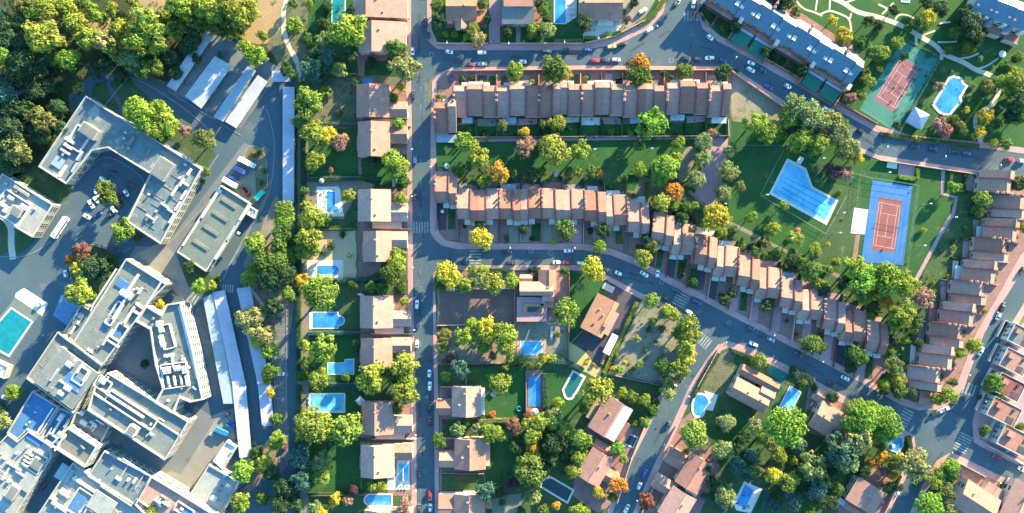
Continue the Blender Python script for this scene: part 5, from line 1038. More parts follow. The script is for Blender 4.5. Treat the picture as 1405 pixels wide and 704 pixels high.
def build_hospital():
    A = 33
    block('U shaped hospital wing round the inner car park', [(119,132),(278,232),(221,335),(174,304),(207,239),(149,203),(128,207),(92,253),(54,229)], 6.2, 'roofu', 'cream', 1.0, 3,
      [('plant_frame',108,190,30,22,-57,1.4,'white'),('air_handling_unit',96,193,14,4,A,1.8,'white'),('air_handling_unit',94,201,13,4,A,1.8,'white'),('duct',90,208,14,3,A,1.2,'white'),('skylight',80,222,14,16,A,.6,'sheetb'),
       ('roof_room',124,180,24,14,A,3,'cream'),('duct',86,235,3,18,A,1,'white'),('duct',110,214,3,14,A,1.6,'metal'),('duct',103,230,3,14,A,1.6,'metal'),('duct',180,194,4,16,A,1.0,'roofdark'),('duct',205,208,2,10,A,.8,'roofdark'),('vent_box',172,182,3,2,A,.9,'white'),('vent_box',170,190,3,3,A,.9,'metal'),
       ('roof_room',224,232,22,26,A,2.6,'rooflight'),('duct',228,222,16,2,A,1,'white'),('duct',240,262,16,3,-57,1,'white'),('duct',250,250,12,3,-57,1.1,'white'),('duct',226,282,12,2,A,1,'white'),('duct',235,290,12,2,A,1,'white'),('duct',236,300,14,3,-57,1,'white'),('duct',244,283,14,3,-57,1,'white'),('duct',252,268,14,3,-57,1,'white'),('vent_box',214,290,3,3,A,1.2,'metal'),('duct',206,298,12,2,A,.7,'white'),('duct',260,236,10,3,-57,1,'white'),('vent_box',254,226,4,3,A,1,'metal'),('duct',213,302,10,2,-57,.8,'metal')], seed=1)
    block('pale block with dotted window front beside the white bus', [(4,238),(74,281),(46,326),(-20,288)], 5.6, 'rooflight', 'cream', .8, 3,
      [('plant_frame',16,285,40,34,A,1.2,'white'),('air_handling_unit',4,281,10,5,A,1.6,'white'),('air_handling_unit',8,287,9,5,-57,1.6,'white'),('air_handling_unit',15,272,9,5,A,1.6,'metal'),('roof_room',24,290,14,11,A,2.4,'cream'),('duct',33,284,10,6,A,1.6,'metal'),('vent_box',3,268,5,4,A,1,'white'),('duct',30,262,24,4,A,.9,'rooflight')], seed=2)
    block('long workshop with green-grey roof and four dark skylights', [(303,254),(343,279),(283,373),(243,346)], 4.6, 'greenroof', 'cream', .5, 2,
      [('skylight',314,279,24,4.5,A,.45,'roofdark'),('skylight',302,297,24,4.5,A,.45,'roofdark'),('skylight',289,316,24,4.5,A,.45,'roofdark'),('skylight',275,336,24,4.5,A,.45,'roofdark'),('duct',336,292,24,3,-57,1.4,'white'),('duct',320,318,34,2.5,-57,1.2,'metal'),('duct',304,343,30,2.5,-57,1.2,'white'),('duct',288,282,40,2,-57,.8,'white'),('duct',262,320,40,2,-57,.8,'white'),('vent_box',327,320,4,3,A,1.2,'metal'),('vent_box',300,262,8,5,A,.8,'roofblue')], group='service buildings of the hospital', cat='workshop', name='workshop_building')
    block('big hospital block with pipework frames beside the tan plaza', [(174,355),(230,390),(202,419),(187,441),(141,502),(100,471)], 8.8, 'roofgrey', 'cream', 1.0, 4,
      [('skylight',169,391,20,12,A,.5,'roofblue'),('plant_frame',157,430,34,9,-57,1.3,'white'),('duct',164,424,32,2.5,-57,1.6,'white'),('air_handling_unit',176,405,11,9,A,2.2,'white'),('air_handling_unit',169,402,8,7,A,2.6,'white'),('duct',183,388,26,3,-57,1.3,'white'),('air_handling_unit',192,420,12,3,A,1.6,'white'),('air_handling_unit',186,428,12,3,A,1.6,'white'),('duct',178,432,26,3,-57,1.5,'white'),('plant_frame',164,456,22,14,-57,1.3,'white'),('duct',148,463,24,2.4,-57,1.2,'white'),('duct',155,471,18,2,A,1.1,'white'),('vent_box',126,483,5,3,A,.8,'white'),('vent_box',121,480,4,3,A,.8,'white'),('skylight',147,446,10,12,A,.3,'roofblue'),('skylight',162,419,26,9,-57,.3,'roofblue'),('duct',143,395,60,1.6,-57,.9,'white'),('skylight',160,459,14,9,-57,.3,'roofblue'),('duct',212,402,36,2,-57,1,'white')], seed=3)
    block('low annex stepping down beside the yellow and orange trees', [(112,418),(128,427),(101,470),(86,458)], 5.6, 'roofgrey', 'cream', .7, 2, [('duct',100,453,12,2,-57,.8,'white'),('vent_box',108,444,6,4,A,1,'metal'),('skylight',108,432,9,8,A,.3,'roofblue')])
    block('white rimmed angular hospital block with roof plant, facing the long carports', [(187,441),(202,419),(222,431),(230,417),(249,414),(266,480),(280,548),(262,552),(248,546),(238,567),(213,552),(224,533),(214,500),(207,452)], 8.8, 'roofgrey', 'white', 1.1, 4,
      [('plant_frame',229,462,32,15,75,1.5,'white'),('air_handling_unit',221,451,10,6,75,2.0,'white'),('air_handling_unit',222,468,16,5,75,2.0,'white'),('duct',219,444,8,7,0,1.6,'white'),('vent_box',236,459,4,5,0,1,'roofdark'),('plant_frame',240,515,34,32,-8,1.2,'white'),('air_handling_unit',229,508,10,9,-8,2.0,'white'),('air_handling_unit',243,505,8,7,-8,2,'white'),('air_handling_unit',254,507,7,10,-8,2,'white'),('duct',231,521,12,2.5,80,1.2,'metal'),('duct',240,522,13,2.5,80,1.2,'white'),('duct',249,521,13,2.5,80,1.2,'metal'),('duct',256,521,13,2.5,80,1.2,'white'),('duct',237,497,14,2,82,1,'white'),('vent_box',251,493,5,3,0,1,'white'),('vent_box',230,550,3,2,0,.8,'white'),('duct',228,488,5,4,0,1.3,'white'),('vent_box',235,487,7,5,0,.8,'metal'),('upper_terrace',258,470,3,100,-14,.7,'white')], pw=.8, seed=4)
    block('long hospital block with roof trenches and a white stair tower', [(149,511),(260,578),(227,631),(121,562),(131,532)], 8.8, 'roofgrey', 'cream', 1.0, 4,
      [('plant_frame',180,563,74,16,A,1.4,'white'),('skylight',160,544,26,5,A,.4,'roofblue'),('skylight',186,560,34,4,A,.4,'roofdark'),('duct',172,556,60,2.4,A,1.5,'white'),('duct',150,553,50,2,A,1,'white'),('stair_tower',183,590,12,12,A,3.2,'white'),('plant_frame',141,527,20,15,A,1.2,'white'),('air_handling_unit',140,523,8,6,A,1.8,'white'),('duct',146,522,12,2,-57,1,'white'),('vent_box',207,596,7,3,A,1.0,'metal'),('duct',211,585,20,1.6,-57,.8,'white'),('vent_box',202,590,5,2,A,1,'roofdark'),('duct',232,588,40,1.6,A,.6,'metal')], seed=5)
    block('streaky roofed hospital block above the blue shaded roof', [(80,455),(141,502),(102,567),(37,519)], 7.5, 'roofgrey', 'cream', .8, 3,
      [('upper_storey',93,518,62,58,36,2.6,'roofgrey'),('air_handling_unit',97,500,9,6,A,4.2,'white'),('air_handling_unit',104,497,10,5,-57,4.2,'metal'),('duct',77,514,18,2.4,-57,3.6,'metal'),('air_handling_unit',95,532,9,6,A,4.4,'white'),('air_handling_unit',86,539,8,5,A,4.4,'white'),('plant_frame',113,515,16,22,A,3.6,'white'),('duct',120,516,14,2,-57,3.8,'white'),('skylight',103,524,26,18,A,3.2,'roofblue'),('duct',112,505,2,14,A,3.8,'white'),('vent_box',72,534,6,3,-57,3.6,'roofdark'),('duct',90,525,14,1.6,A,3.6,'white')], seed=6)
    block('low blue roofed block in the shade of the streaky roof', [(45,536),(81,558),(55,598),(38,590),(24,604),(10,594)], 5.6, 'roofblue', 'white', .6, 2, [('vent_box',48,566,2,2,0,.5,'white'),('vent_box',36,583,3,2,0,.6,'metal'),('duct',62,577,40,2.2,-57,.7,'white')], seed=7)  # roof blue here is the neighbour's cast shade, put into its colour
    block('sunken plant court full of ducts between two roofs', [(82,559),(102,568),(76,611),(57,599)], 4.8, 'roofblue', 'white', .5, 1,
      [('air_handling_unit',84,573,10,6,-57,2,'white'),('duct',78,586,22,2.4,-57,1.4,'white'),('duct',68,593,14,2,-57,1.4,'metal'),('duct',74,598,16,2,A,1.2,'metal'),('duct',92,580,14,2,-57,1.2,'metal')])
    block('big white roofed block with slatted frames at the lower left corner', [(12,595),(25,605),(40,591),(69,610),(72,626),(18,712),(-30,712),(-30,640)], 6.1, 'rooflight', 'cream', .8, 2,
      [('plant_frame',48,634,24,26,A,1.0,'white'),('duct',41,623,10,1.6,A,1.2,'white'),('duct',39,628,10,1.6,A,1.2,'white'),('duct',37,633,10,1.6,A,1.2,'white'),('duct',35,638,10,1.6,A,1.2,'white'),('roof_room',52,636,14,14,A,1.6,'rooflight'),('skylight',47,603,22,9,A,.5,'roofblue'),('roof_room',19,675,18,12,-57,2.4,'cream'),('skylight',24,668,9,8,A,.4,'roofblue'),('skylight',3,692,18,9,A,.3,'sheetb'),('upper_terrace',38,661,26,18,-57,.9,'rooflight'),('duct',20,640,22,2,A,.9,'white'),('duct',8,650,18,2,-57,.9,'white'),('vent_box',6,628,5,4,A,1,'white'),('vent_box',22,622,4,3,A,1,'metal'),('vent_box',12,660,4,4,A,1.2,'white'),('duct',28,650,14,2,A,1,'metal')], seed=8)
    block('raised square hospital block with thick white rim and grey roof', [(95,585),(136,612),(118,641),(70,610)], 9.5, 'roofdark', 'white', 1.2, 4, [('duct',83,607,2,26,A,1.3,'white'),('air_handling_unit',84,598,12,7,A,1.4,'rooflight'),('vent_box',79,607,8,5,A,1.2,'roofblue'),('duct',120,604,16,1.8,A,.5,'metal')], pw=.9, seed=9)
    block('dark low plant roof between the rimmed block and trench block', [(104,566),(121,562),(152,583),(137,612),(96,585)], 5.6, 'roofdark', 'cream', .6, 2, scatter_kit(((128,572),(14,9),(-7,10)), 7, A, 5) + [('air_handling_unit',115,580,10,6,A,1.6,'white'),('vent_box',112,567,6,5,A,1.2,'white')])
    block('low blue-grey roofed ward with white parapet, below the asphalt strip', [(144,618),(209,653),(184,692),(121,653)], 6.4, 'roofu', 'cream', .8, 2, [('vent_box',162,657,8,3,A,1,'white'),('duct',185,640,40,2,A,.8,'metal'),('duct',192,660,26,1.4,-57,.3,'metal'),('duct',171,646,36,1.4,-57,.25,'metal'),('vent_box',135,660,3,3,A,1,'white')], seed=10)
    block('white walled block with a round pale roof at the lower edge', [(101,634),(196,704),(204,730),(36,730)], 6.1, 'rooflight', 'white', .9, 2,
      [('skylight',106,690,16,24,A,.5,'roofblue'),('plant_frame',110,690,24,34,A,1.0,'white'),('upper_terrace',140,692,34,26,A,1.4,'rooflight'),('duct',120,668,46,3,A,1.0,'white'),('air_handling_unit',88,676,12,7,A,1.6,'white'),('duct',82,695,24,4,A,1.2,'white'),('skylight',88,650,22,20,-57,.4,'sheetb'),('vent_box',74,684,9,5,A,1.4,'white'),('duct',160,680,50,2,A,1.2,'cream')], seed=11)
    block('sunlit tan block behind a long white wall, bright tree below', [(209,653),(236,669),(306,712),(250,740),(206,712),(186,692)], 8, 'tanroof', 'cream', 1.0, 2, scatter_kit(((222,672),(40,26),(-12,16)), 12, A, 8, 1.5) + [('skylight',262,704,24,12,A,.5,'roofblue'),('plant_frame',252,700,26,12,A,1,'white'),('duct',196,690,18,1.6,A,.6,'white')], seed=12)
    block('low pale square building beside the delivery yard', [(287,637),(329,661),(303,706),(260,679)], 4.8, 'rooflight', 'white', .6, 2, [('vent_box',293,684,8,6,A,1.4,'white'),('vent_box',310,655,8,5,A,1.2,'roofblue'),('vent_box',304,667,3,2,A,.8,'roofdark'),('vent_box',300,674,3,2,A,.8,'roofdark')], group='service buildings of the hospital', cat='building', name='service_building')
    block('small white roofed shed beside the long carport', [(311,605),(325,613),(305,644),(292,632)], 4, 'white', 'white', .4, 1, [('vent_box',318,620,3,3,A,.8,'metal')], group='service buildings of the hospital', cat='shed', name='service_shed')
    block('small white kiosk in the truck yard', [(343,283),(353,289),(348,300),(338,294)], 3, 'white', 'white', .2, 1, [('vent_box',346,291,2,2,A,.5,'metal')], win=False, group='service buildings of the hospital', cat='kiosk', name='yard_kiosk')
    block('small pool hut with terrace seats beside the turquoise pool', [(-8,494),(12,503),(6,520),(-14,512)], 3.5, 'white', 'cream', .3, 1, [('vent_box',0,506,4,3,A,.7,'metal')], win=False, group='service buildings of the hospital', cat='pool hut', name='pool_hut')
    # aviary like pale hut near the ornate pool with a four sided roof
    for cx, cy, sz, rot, lab in ((1260,162,24,-30,'blue and white four sided pavilion below the wine tennis court'),):
        x, y = W(cx, cy, 3); rt = empty('garden_pavilion', x, y, R(rot)); tag(rt, lab, 'pavilion'); a = sz*S/2
        MB().cbox(0,0,0,a*1.7,a*1.7,2.7).obj('wall', M['cream'], rt)
        for k in range(4):
            c, s = [math.cos(k*math.pi/2+q) for q in (math.pi/4, 3*math.pi/4)], [math.sin(k*math.pi/2+q) for q in (math.pi/4, 3*math.pi/4)]
            MB().slab([(c[0]*a*1.4,s[0]*a*1.4,2.7),(c[1]*a*1.4,s[1]*a*1.4,2.7),(0,0,4.6)], .1).obj('roof_panel', M['roofblue' if k % 2 else 'sheetw'], rt)
def carport(label, quadpx, h=2.7, m='sheetw', slope=.15, n=5):
    """flat sheet roof on two rows of posts"""
    w = [Vector(p) for p in P(*quadpx, h=h)]; c = sum(w, Vector((0,0)))/4; root = empty('carport', c.x, c.y); tag(root, label, 'carport', 'carports of the hospital')
    q = [p-c for p in w]; w2 = [(q[0].x,q[0].y,h+slope),(q[1].x,q[1].y,h-slope),(q[2].x,q[2].y,h-slope),(q[3].x,q[3].y,h+slope)]
    a = sum((q[i].x*q[(i+1) % 4].y - q[(i+1) % 4].x*q[i].y) for i in range(4))
    MB().slab(w2 if a > 0 else w2[::-1], .1).obj('roof_sheet', M[m], root)
    pmesh = None
    L = (q[3]-q[0]).length; n = max(3, int(L/6))
    for i in range(n):
        for s in (.12, .88):
            p = q[0].lerp(q[3], (i+.5)/n).lerp(q[1].lerp(q[2], (i+.5)/n), s)
            if pmesh is None: pmesh = MB().box(-.08,-.08,0,.08,.08,h-slope-.06).mesh('post', M['steel'])
            link('post', pmesh, root).location = (p.x, p.y, 0)
    for s in (0, 1):
        e = (q[0], q[3]) if s == 0 else (q[1], q[2]); d = e[1]-e[0]; z = h + (slope if s == 0 else -slope)
        mb = MB().rbox((e[0].x+e[1].x)/2, (e[0].y+e[1].y)/2, z-.22, d.length, .08, .26, math.atan2(d.y, d.x)); mb.obj('fascia', M['frame'], root)
    return root
def build_carports():
    carport('leftmost of the four ribbed carports below the wood, partly in tree shade', [(229,118),(241,125),(292,50),(279,44)], m='metal')
    carport('widest carport of the four below the wood', [(254,132),(276,149),(318,90),(295,77)], m='metal')
    carport('blue-grey carport, third of the four below the wood', [(293,161),(306,167),(351,97),(340,91)], m='sheetb')
    carport('pale carport, rightmost of the four below the wood', [(309,167),(324,176),(367,112),(354,103)], m='sheetw')
    carport('tiny carport between the dirt path and the turning yard', [(373,97),(373,112),(399,112),(399,97)], m='sheetw')
    carport('long upright pale carport along the green strip', [(388,119),(404,119),(403,278),(388,278)], m='sheetw')
    carport('blue-grey half of the long slanting double carport', [(279,409),(293,402),(322,554),(307,554)], m='sheetb', slope=.2)
    carport('upper pale half of the long slanting double carport', [(292.5,401),(308,398),(337,528),(319,528)], m='sheetw', slope=.2)
    carport('lower pale continuation of the long slanting carport', [(319,528.5),(337,528.5),(345,627),(329,628)], m='sheetw', slope=.2)
    carport('upper slanting carport beside the tan-yellow tree', [(325,396),(343,393),(371,528),(354,528)], m='sheetw', slope=.2)
    carport('lower short end of the slanting carport by the small yellow tree', [(354,528.5),(371,528.5),(375,584),(360,585)], m='sheetw', slope=.2)
    carport('two pale roof sheets in the dark yard beside the orange house', [(840,457),(849,461),(836,488),(827,483)], 2.5, 'patio', .05)
def fence(label, pts, h=3.0, m='chain', posts=True, cat='fence', group=None, step=3.2, rails=3):
    w = [Vector(p) for p in P(*pts)]; c = sum(w, Vector((0,0)))/len(w); root = empty('fence', c.x, c.y); tag(root, label, cat, group)
    mb = MB()
    for a, b in zip(w, w[1:]):
        a, b = a-c, b-c
        for i in range(rails): 
            z = h*(i+1)/rails; mb.tube([(a.x,a.y,z-.05),(b.x,b.y,z-.05)], .035, n=4)
    mb.obj('rail', M[m], root); pm = MB().tube([(0,0,0),(0,0,h)], .05, n=6).mesh('post', M['steel']); k = 0
    for a, b in zip(w, w[1:]):
        n = max(1, int((b-a).length/step))
        for i in range(n):
            if k > 90: break
            p = a.lerp(b, i/n)-c; link('post', pm, root).location = (p.x, p.y, 0); k += 1
    return root
def court(label, outer, inner, om, im, desc, net=True):
    w = [Vector(p) for p in P(*outer)]; c = sum(w, Vector((0,0)))/4; root = empty('sports_court', c.x, c.y); tag(root, label, 'tennis court'); ANCH.append((sum(p[0] for p in outer)/4, sum(p[1] for p in outer)/4, desc))
    MB().prism([(p.x-c.x, p.y-c.y) for p in w], .0, .10).obj('surround', M[om], root)
    q = [Vector(p)-c for p in P(*inner)]     # corners: 0-1 short side, 1-2 long side
    MB().sheet([tuple(p) for p in q], .106).obj('playing_surface', M[im], root)
    ln = MB()
    def seg(a, b, t=.12): 
        d = (b-a).normalized(); s = Vector((-d.y, d.x))*t/2; ln.sheet([tuple(a+s), tuple(b+s), tuple(b-s), tuple(a-s)], .112)
    u, v = q[1]-q[0], q[3]-q[0]; g = lambda s, t: q[0] + u*s + v*t
    for s in (.04, .16, .84, .96): seg(g(s,.1), g(s,.9))
    for t in (.1, .9): seg(g(.04,t), g(.96,t))
    for t in (.29, .71): seg(g(.16,t), g(.84,t))
    seg(g(.5,.29), g(.5,.71)); ln.obj('court_lines', M['white' if net else 'soil'], root)
    if net:
        a, b = g(.0,.5), g(1,.5); d = b-a; a2 = math.atan2(d.y, d.x); mb = MB().rbox((a.x+b.x)/2, (a.y+b.y)/2, .96, d.length, .05, .07, a2)
        for z in (.3, .5, .7, .85): mb.rbox((a.x+b.x)/2, (a.y+b.y)/2, z, d.length, .012, .012, a2)
        for t in range(1, 40): mb.rbox(a.x+d.x*t/40, a.y+d.y*t/40, .2, .012, .012, .76, a2)
        mb.rbox((a.x+b.x)/2, (a.y+b.y)/2, .14, d.length, .02, .03, a2); mb.obj('net', M['darkasph'], root)
        for p in (a, b): MB().tube([(p.x,p.y,.1),(p.x,p.y,1.15)], .06).obj('net_post', M['steel'], root)
    return root
def build_courts():
    court('blue tennis court with red playing surface, half in sun', [(1197,247),(1252,256),(1239,364),(1181,360)], [(1206,270),(1238,276),(1227,347),(1195,343)], 'courtblue', 'courtred', 'the blue court')
    fence('mesh fence with yellow-green base round the blue court', [(1198,245),(1257,255),(1241,372)], 3, 'chain', group='court fences')
    court('green tennis court with wine red playing surface in the communal garden', [(1238,56),(1287,82),(1229,182),(1179,150)], [(1236,77),(1263,95),(1226,154),(1199,137)], 'courtgreen', 'courtwine', 'the wine court')
    fence('thin dark fence along the long side of the wine court', [(1238,55),(1288,81),(1230,184),(1178,151)], 3, 'chain', group='court fences')
    court('worn brown disused court behind the roadside trees', [(603,398),(706,396),(706,444),(603,445)], [(612,400),(612,440),(700,440),(700,400)], 'courtold', 'courtold', 'the worn brown court', False)
    fence('low pale fence round the park pool lawn', [(1075,205),(1042,268),(1132,321),(1160,270)], 1.3, 'frame', rails=2)
    fence('blue-green fence running along the park edge', [(1020,200),(1080,200),(1120,222),(1170,238),(1197,246)], 2.0, 'chain', rails=2)
    fence('short fence from the park edge to the white pad', [(1178,240),(1174,284)], 2.0, 'chain', rails=2)
# ================================================================ VEHICLES AND STREET FURNITURE
def loft(mb, secs):
    """closed skin through cross sections (lists of points with equal count)"""
    o = len(mb.v); n = len(secs[0])
    for s in secs: mb.v += [tuple(p) for p in s]
    for j in range(len(secs)-1):
        for i in range(n): mb.f.append((o+j*n+i, o+j*n+(i+1) % n, o+(j+1)*n+(i+1) % n, o+(j+1)*n+i))
    mb.f.append(tuple(o+i for i in range(n-1, -1, -1))); mb.f.append(tuple(o+(len(secs)-1)*n+i for i in range(n)))
def sec(x, hw, z0, z1, bev=.12): return [(x,-hw,z0),(x,hw,z0),(x,hw,z1-bev),(x,hw-bev,z1),(x,-hw+bev,z1),(x,-hw,z1-bev)]
def car_proto(kind):
    L = dict(hatch=3.9, saloon=4.5, estate=4.5)[kind]; h = L/2; root = empty('parked_car', 0, 0); b = MB()
    loft(b, [sec(-h,.62,.35,.62), sec(-h+.12,.80,.25,.80), sec(-h+.9,.88,.22,.92), sec(0,.90,.22,.93), sec(h-1.0,.89,.22,.90), sec(h-.25,.82,.24,.74), sec(h,.6,.32,.58)])
    f0, f1, r1, r0 = dict(hatch=(.95,.25,-1.45,-1.85), saloon=(1.05,.35,-1.0,-1.6), estate=(1.0,.3,-1.9,-2.12))[kind]
    b.box(r1+.02, -.60, 1.40, f1-.02, .60, 1.46); b.box(.72,.86,.95,.9,1.02,1.06); b.box(.72,-1.02,.95,.9,-.86,1.06)
    b.obj('body', M['paint'], root)
    g = MB(); lo = [(f0,-.78,.88),(f0,.78,.88),(r0,.78,.88),(r0,-.78,.88)]; hi = [(f1,-.62,1.41),(f1,.62,1.41),(r1,.62,1.41),(r1,-.62,1.41)]
    g.add(lo+hi, [(0,1,5,4),(1,2,6,5),(2,3,7,6),(3,0,4,7),(4,5,6,7)]); g.obj('window_glass', M['glass'], root)
    wm = None
    for sx in (-1, 1):
        for sy in (-1, 1):
            if wm is None:
                t = MB().tube([(0,-.1,0),(0,.1,0)], .31, n=12); wm = t.mesh('wheel', M['tyre'])
            o = link('wheel', wm, root); o.location = (sx*(h-.82), sy*.82, .31)
    for sy in (-1, 1):
        MB().box(h-.22, sy*.52-.16, .56, h-.02, sy*.52+.16, .7).obj('headlight', M['lamp'], root); MB().box(-h+.02, sy*.6-.14, .6, -h+.14, sy*.6+.14, .76).obj('tail_light', M['redlamp'], root)
    return root
CARC = dict(w=((.80,.80,.80),'white'), k=((.035,.038,.045),'dark'), s=((.42,.43,.45),'silver'), b=((.03,.08,.30),'blue'), r=((.38,.03,.05),'red'), m=((.14,.025,.04),'maroon'), t=((.02,.10,.12),'dark teal'), l=((.45,.55,.20),'pale green'), n=((.05,.06,.14),'navy'))
CARS = """566 70 90 w|584 30 88 k|587 49 88 k|567 130 90 k|569 220 88 b|569.5 271 88 k|571 398 88 t|572 418 88 w|572 472 88 w|574 500 88 k|589 513 88 w|589.5 530 88 w|589 561 88 k|589.5 579 88 m|574.5 650 88 k|590 680 88 r|590.5 697 88 w|575 698 88 k
616 71 -10 w|661 72 2 w|646 88.5 0 m|662 87.5 0 s|717 84.5 -4 w|750 70 0 n|776 69 3 k|619 109 90 n|806 68 4 b|839 64 12 l|855 60 15 k|816 83 0 r|830 82.5 0 k|845 82 0 s|869 81.5 5 b|888 81 0 k|891 41 42 w|882 15 32 w|867 6 84 k|951.5 5 86 w|951.5 19 88 r|931 1 60 w|974 51 -38 w|941 80 -6 k|957 80.5 0 n|974 79.5 0 w|991 83 -18 b
1009 94 -32 k|1031 87 -27 w|1030 95.5 -29 w|1046 96 -24 t|1054 119 -30 b|1081 118 -29 w|1134 150 -30 w|1181 180 -30 k|1255 201 -6 k|1280 204 -6 k|1309 208 -7 k|1326 210.5 -7 t|1385 219 -7 r|1402 221 -6 w
696 345 2 k|664 344 0 k|780 344 2 w|639 361 0 n|702 360.5 0 k|764 360 0 w|779 360.5 0 r|796 361 -4 w|832 370 -22 k|849 375 -25 w|884 376 -33 w|902 376 78 w|929 399 -30 t|912 408 -30 k|956 414 -26 b|945 428 -35 w|954 466 70 k|1030 451 -16 t|1044 458 -24 n|1058 466 -24 s|1034 472 -24 w|1095 486 -26 k|1160 519 -24 w|1141 526 -26 k
1376 421 68 k|1370 434 65 w|1346 482 64 w|1403 371 60 k|1308 553 40 k|1298 561 26 w|1291 564 28 s|1283 567 34 k|1368 627 -24 r|1402 644 -32 w|1232 675 62 w
917 583 72 t|884 650 62 b|877 667 66 w|860 698 62 w|926 530 64 k
155 238 -25 k|179 253 -28 m|133 265 -62 w|132 274 -50 w|125 280 -62 w|119 297 -28 w|134 294 28 b|173 265 -55 w|167 272 -50 k|156 288 -50 w|162 280 -48 k|151 295 30 k|142 247 -40 w|135 337 -12 k|143 339 -12 n|153 341 -12 k|163 344 -14 k|90 376 -75 w|54 418 30 w|59 668 58 m|8 546 -20 s|312 568 30 k|390 613 78 m|385 513 0 w|1377 667 -24 k"""
PLACE = [(lambda x,y: x < 200 and 230 < y < 300, 'in the inner hospital car park'), (lambda x,y: x < 412, 'in the hospital grounds'), (lambda x,y: 560 < x < 600, 'on the straight street'), (lambda x,y: y < 100 and x < 1000, 'on the upper road'), (lambda x,y: y < 240, 'on the upper road'),
         (lambda x,y: x > 1335 and y < 520, 'on the right hand street'), (lambda x,y: x > 1225 and y > 545, 'by the right junction'), (lambda x,y: y > 525 and x < 930, 'on the slanting street'), (lambda x,y: True, 'on the curving road')]
def build_cars():
    pr = {k: car_proto(k) for k in ('hatch','saloon','estate')}; used = set(); i = 0; r = random.Random(3)
    for ln in CARS.split('\n'):
        for t in ln.split('|'):
            px, py, a, c = t.split(); px, py, a = float(px), float(py), float(a); k = ('hatch','saloon','hatch','estate')[i % 4]; i += 1
            o = pr[k] if k not in used else copy_tree(pr[k]); used.add(k)
            x, y = W(px, py, .8); o.location = (x, y, KH if (px, py) in ((902,376),(619,109)) else .1); o.rotation_euler.z = R(a + (180 if r.random() < .4 else 0)); o.scale = (1.04, 1.04, 1.04)
            for ch in o.children:
                if ch.name.startswith('body'): ch.color = (*CARC[c][0], 1)
            pl = next(z for f, z in PLACE if f(px, py)); kind = dict(hatch='hatchback', saloon='saloon car', estate='estate car')[k]
            want(o, f'{CARC[c][1]} parked car', px, py, 'car', 'cars ' + pl)
    # vans, trucks, coach
    def truck(name, label, cat, px, py, ang, L, Wd, H, col, cabcol=(.8,.8,.8), load='cargo_box', hood=False):
        x, y = W(px, py, H/2); root = empty(name, x, y, R(-ang)); tag(root, label, cat, 'service vehicles of the hospital'); h = L/2; w2 = Wd/2
        MB().box(-h, -w2*.8, .45, h-.2, w2*.8, .75).obj('chassis', M['steel'], root)
        o = MB(); loft(o, [sec(h-1.9,w2,.5,H*.82,.15), sec(h-.5,w2,.45,H*.80,.2), sec(h,w2*.94,.5,H*.5,.2)]); o = o.obj('cab', M['plain'], root); o.color = (*cabcol, 1)
        MB().box(h-.42, -w2*.85, H*.5, h-.28, w2*.85, H*.76).obj('windscreen', M['glass'], o)
        b = MB()
        if load == 'open_bed':
            b.box(-h,-w2,.78,h-2.0,w2,.95)
            for bx in ((-h,-w2,.95,h-2.0,-w2+.1,1.6),(-h,w2-.1,.95,h-2.0,w2,1.6),(-h,-w2+.1,.95,-h+.1,w2-.1,1.6)): b.box(*bx)
        else:
            loft(b, [sec(-h,w2,.78,H,.1), sec(h-2.0,w2,.78,H,.1)])
            for s in range(5): b.box(-h+.4+s*(L-2.8)/5, -w2*.9, H, -h+.5+s*(L-2.8)/5, w2*.9, H+.04)
        b = b.obj(load, M['plain'], root); b.color = (*col, 1)
        for sx in (-h+1, h-1.1):
            for sy in (-1, 1): MB().tube([(sx, sy*w2*.92-.13, .42), (sx, sy*w2*.92+.13, .42)], .42, n=12).obj('wheel', M['tyre'], root)
    W8, B8 = (.78,.78,.80), (.03,.10,.40)
    truck('white_lorry', 'white box lorry at the top of the truck yard', 'lorry', 339, 223, 27, 8.5, 2.5, 3.2, W8)
    truck('white_lorry', 'white box lorry lowest on the left of the truck yard', 'lorry', 316, 251, 30, 7.5, 2.5, 3.0, W8)
    truck('blue_lorry', 'dark blue box lorry in the truck yard', 'lorry', 330, 234, 24, 7, 2.4, 3.0, (.02,.05,.20), B8)
    truck('blue_van', 'small dark blue van in the truck yard', 'van', 321, 244, 20, 4.6, 1.9, 2.1, (.03,.07,.24), (.03,.07,.24))
    truck('dark_pickup', 'dark red open bed truck in the truck yard', 'truck', 338, 263, 55, 5.4, 2.0, 2.0, (.10,.03,.04), (.12,.03,.04), 'open_bed')
    truck('turquoise_lorry', 'turquoise box truck near the green verge of the truck yard', 'truck', 356.5, 268, -48, 5.6, 2.3, 2.6, (.04,.50,.40), (.04,.5,.4))
    truck('blue_van', 'bright blue van in the delivery yard beside the long carport', 'van', 305, 592, 26, 6.6, 2.4, 2.6, (.02,.16,.45), (.02,.16,.45))
    truck('blue_pickup', 'blue truck with open bed under the long carport edge', 'truck', 317, 583, 26, 5, 2.0, 2.0, (.03,.12,.34), (.03,.12,.34), 'open_bed')
    # coach
    x, y = W(80, 312, 3); root = empty('coach', x, y, R(56)); tag(root, 'long white coach parked beside the dotted front block', 'bus')
    b = MB(); loft(b, [sec(-6,1.2,.5,2.9,.2), sec(-5.8,1.28,.4,3.2,.22), sec(5.6,1.28,.4,3.2,.22), sec(6,1.15,.5,2.8,.3)]); b = b.obj('body', M['plain'], root); b.color = (.82,.82,.84,1)
    for s in (-1, 1): MB().box(-5.4, s*1.285-.01, 1.7, 5.2, s*1.285+.01, 2.7).obj('window_row', M['glass'], root)
    MB().box(-3.6,-.75,3.2,-1.6,.75,3.42).obj('roof_unit', M['frame'], root); MB().box(2,-.6,3.2,3.0,.6,3.3).obj('roof_hatch', M['frame'], root)
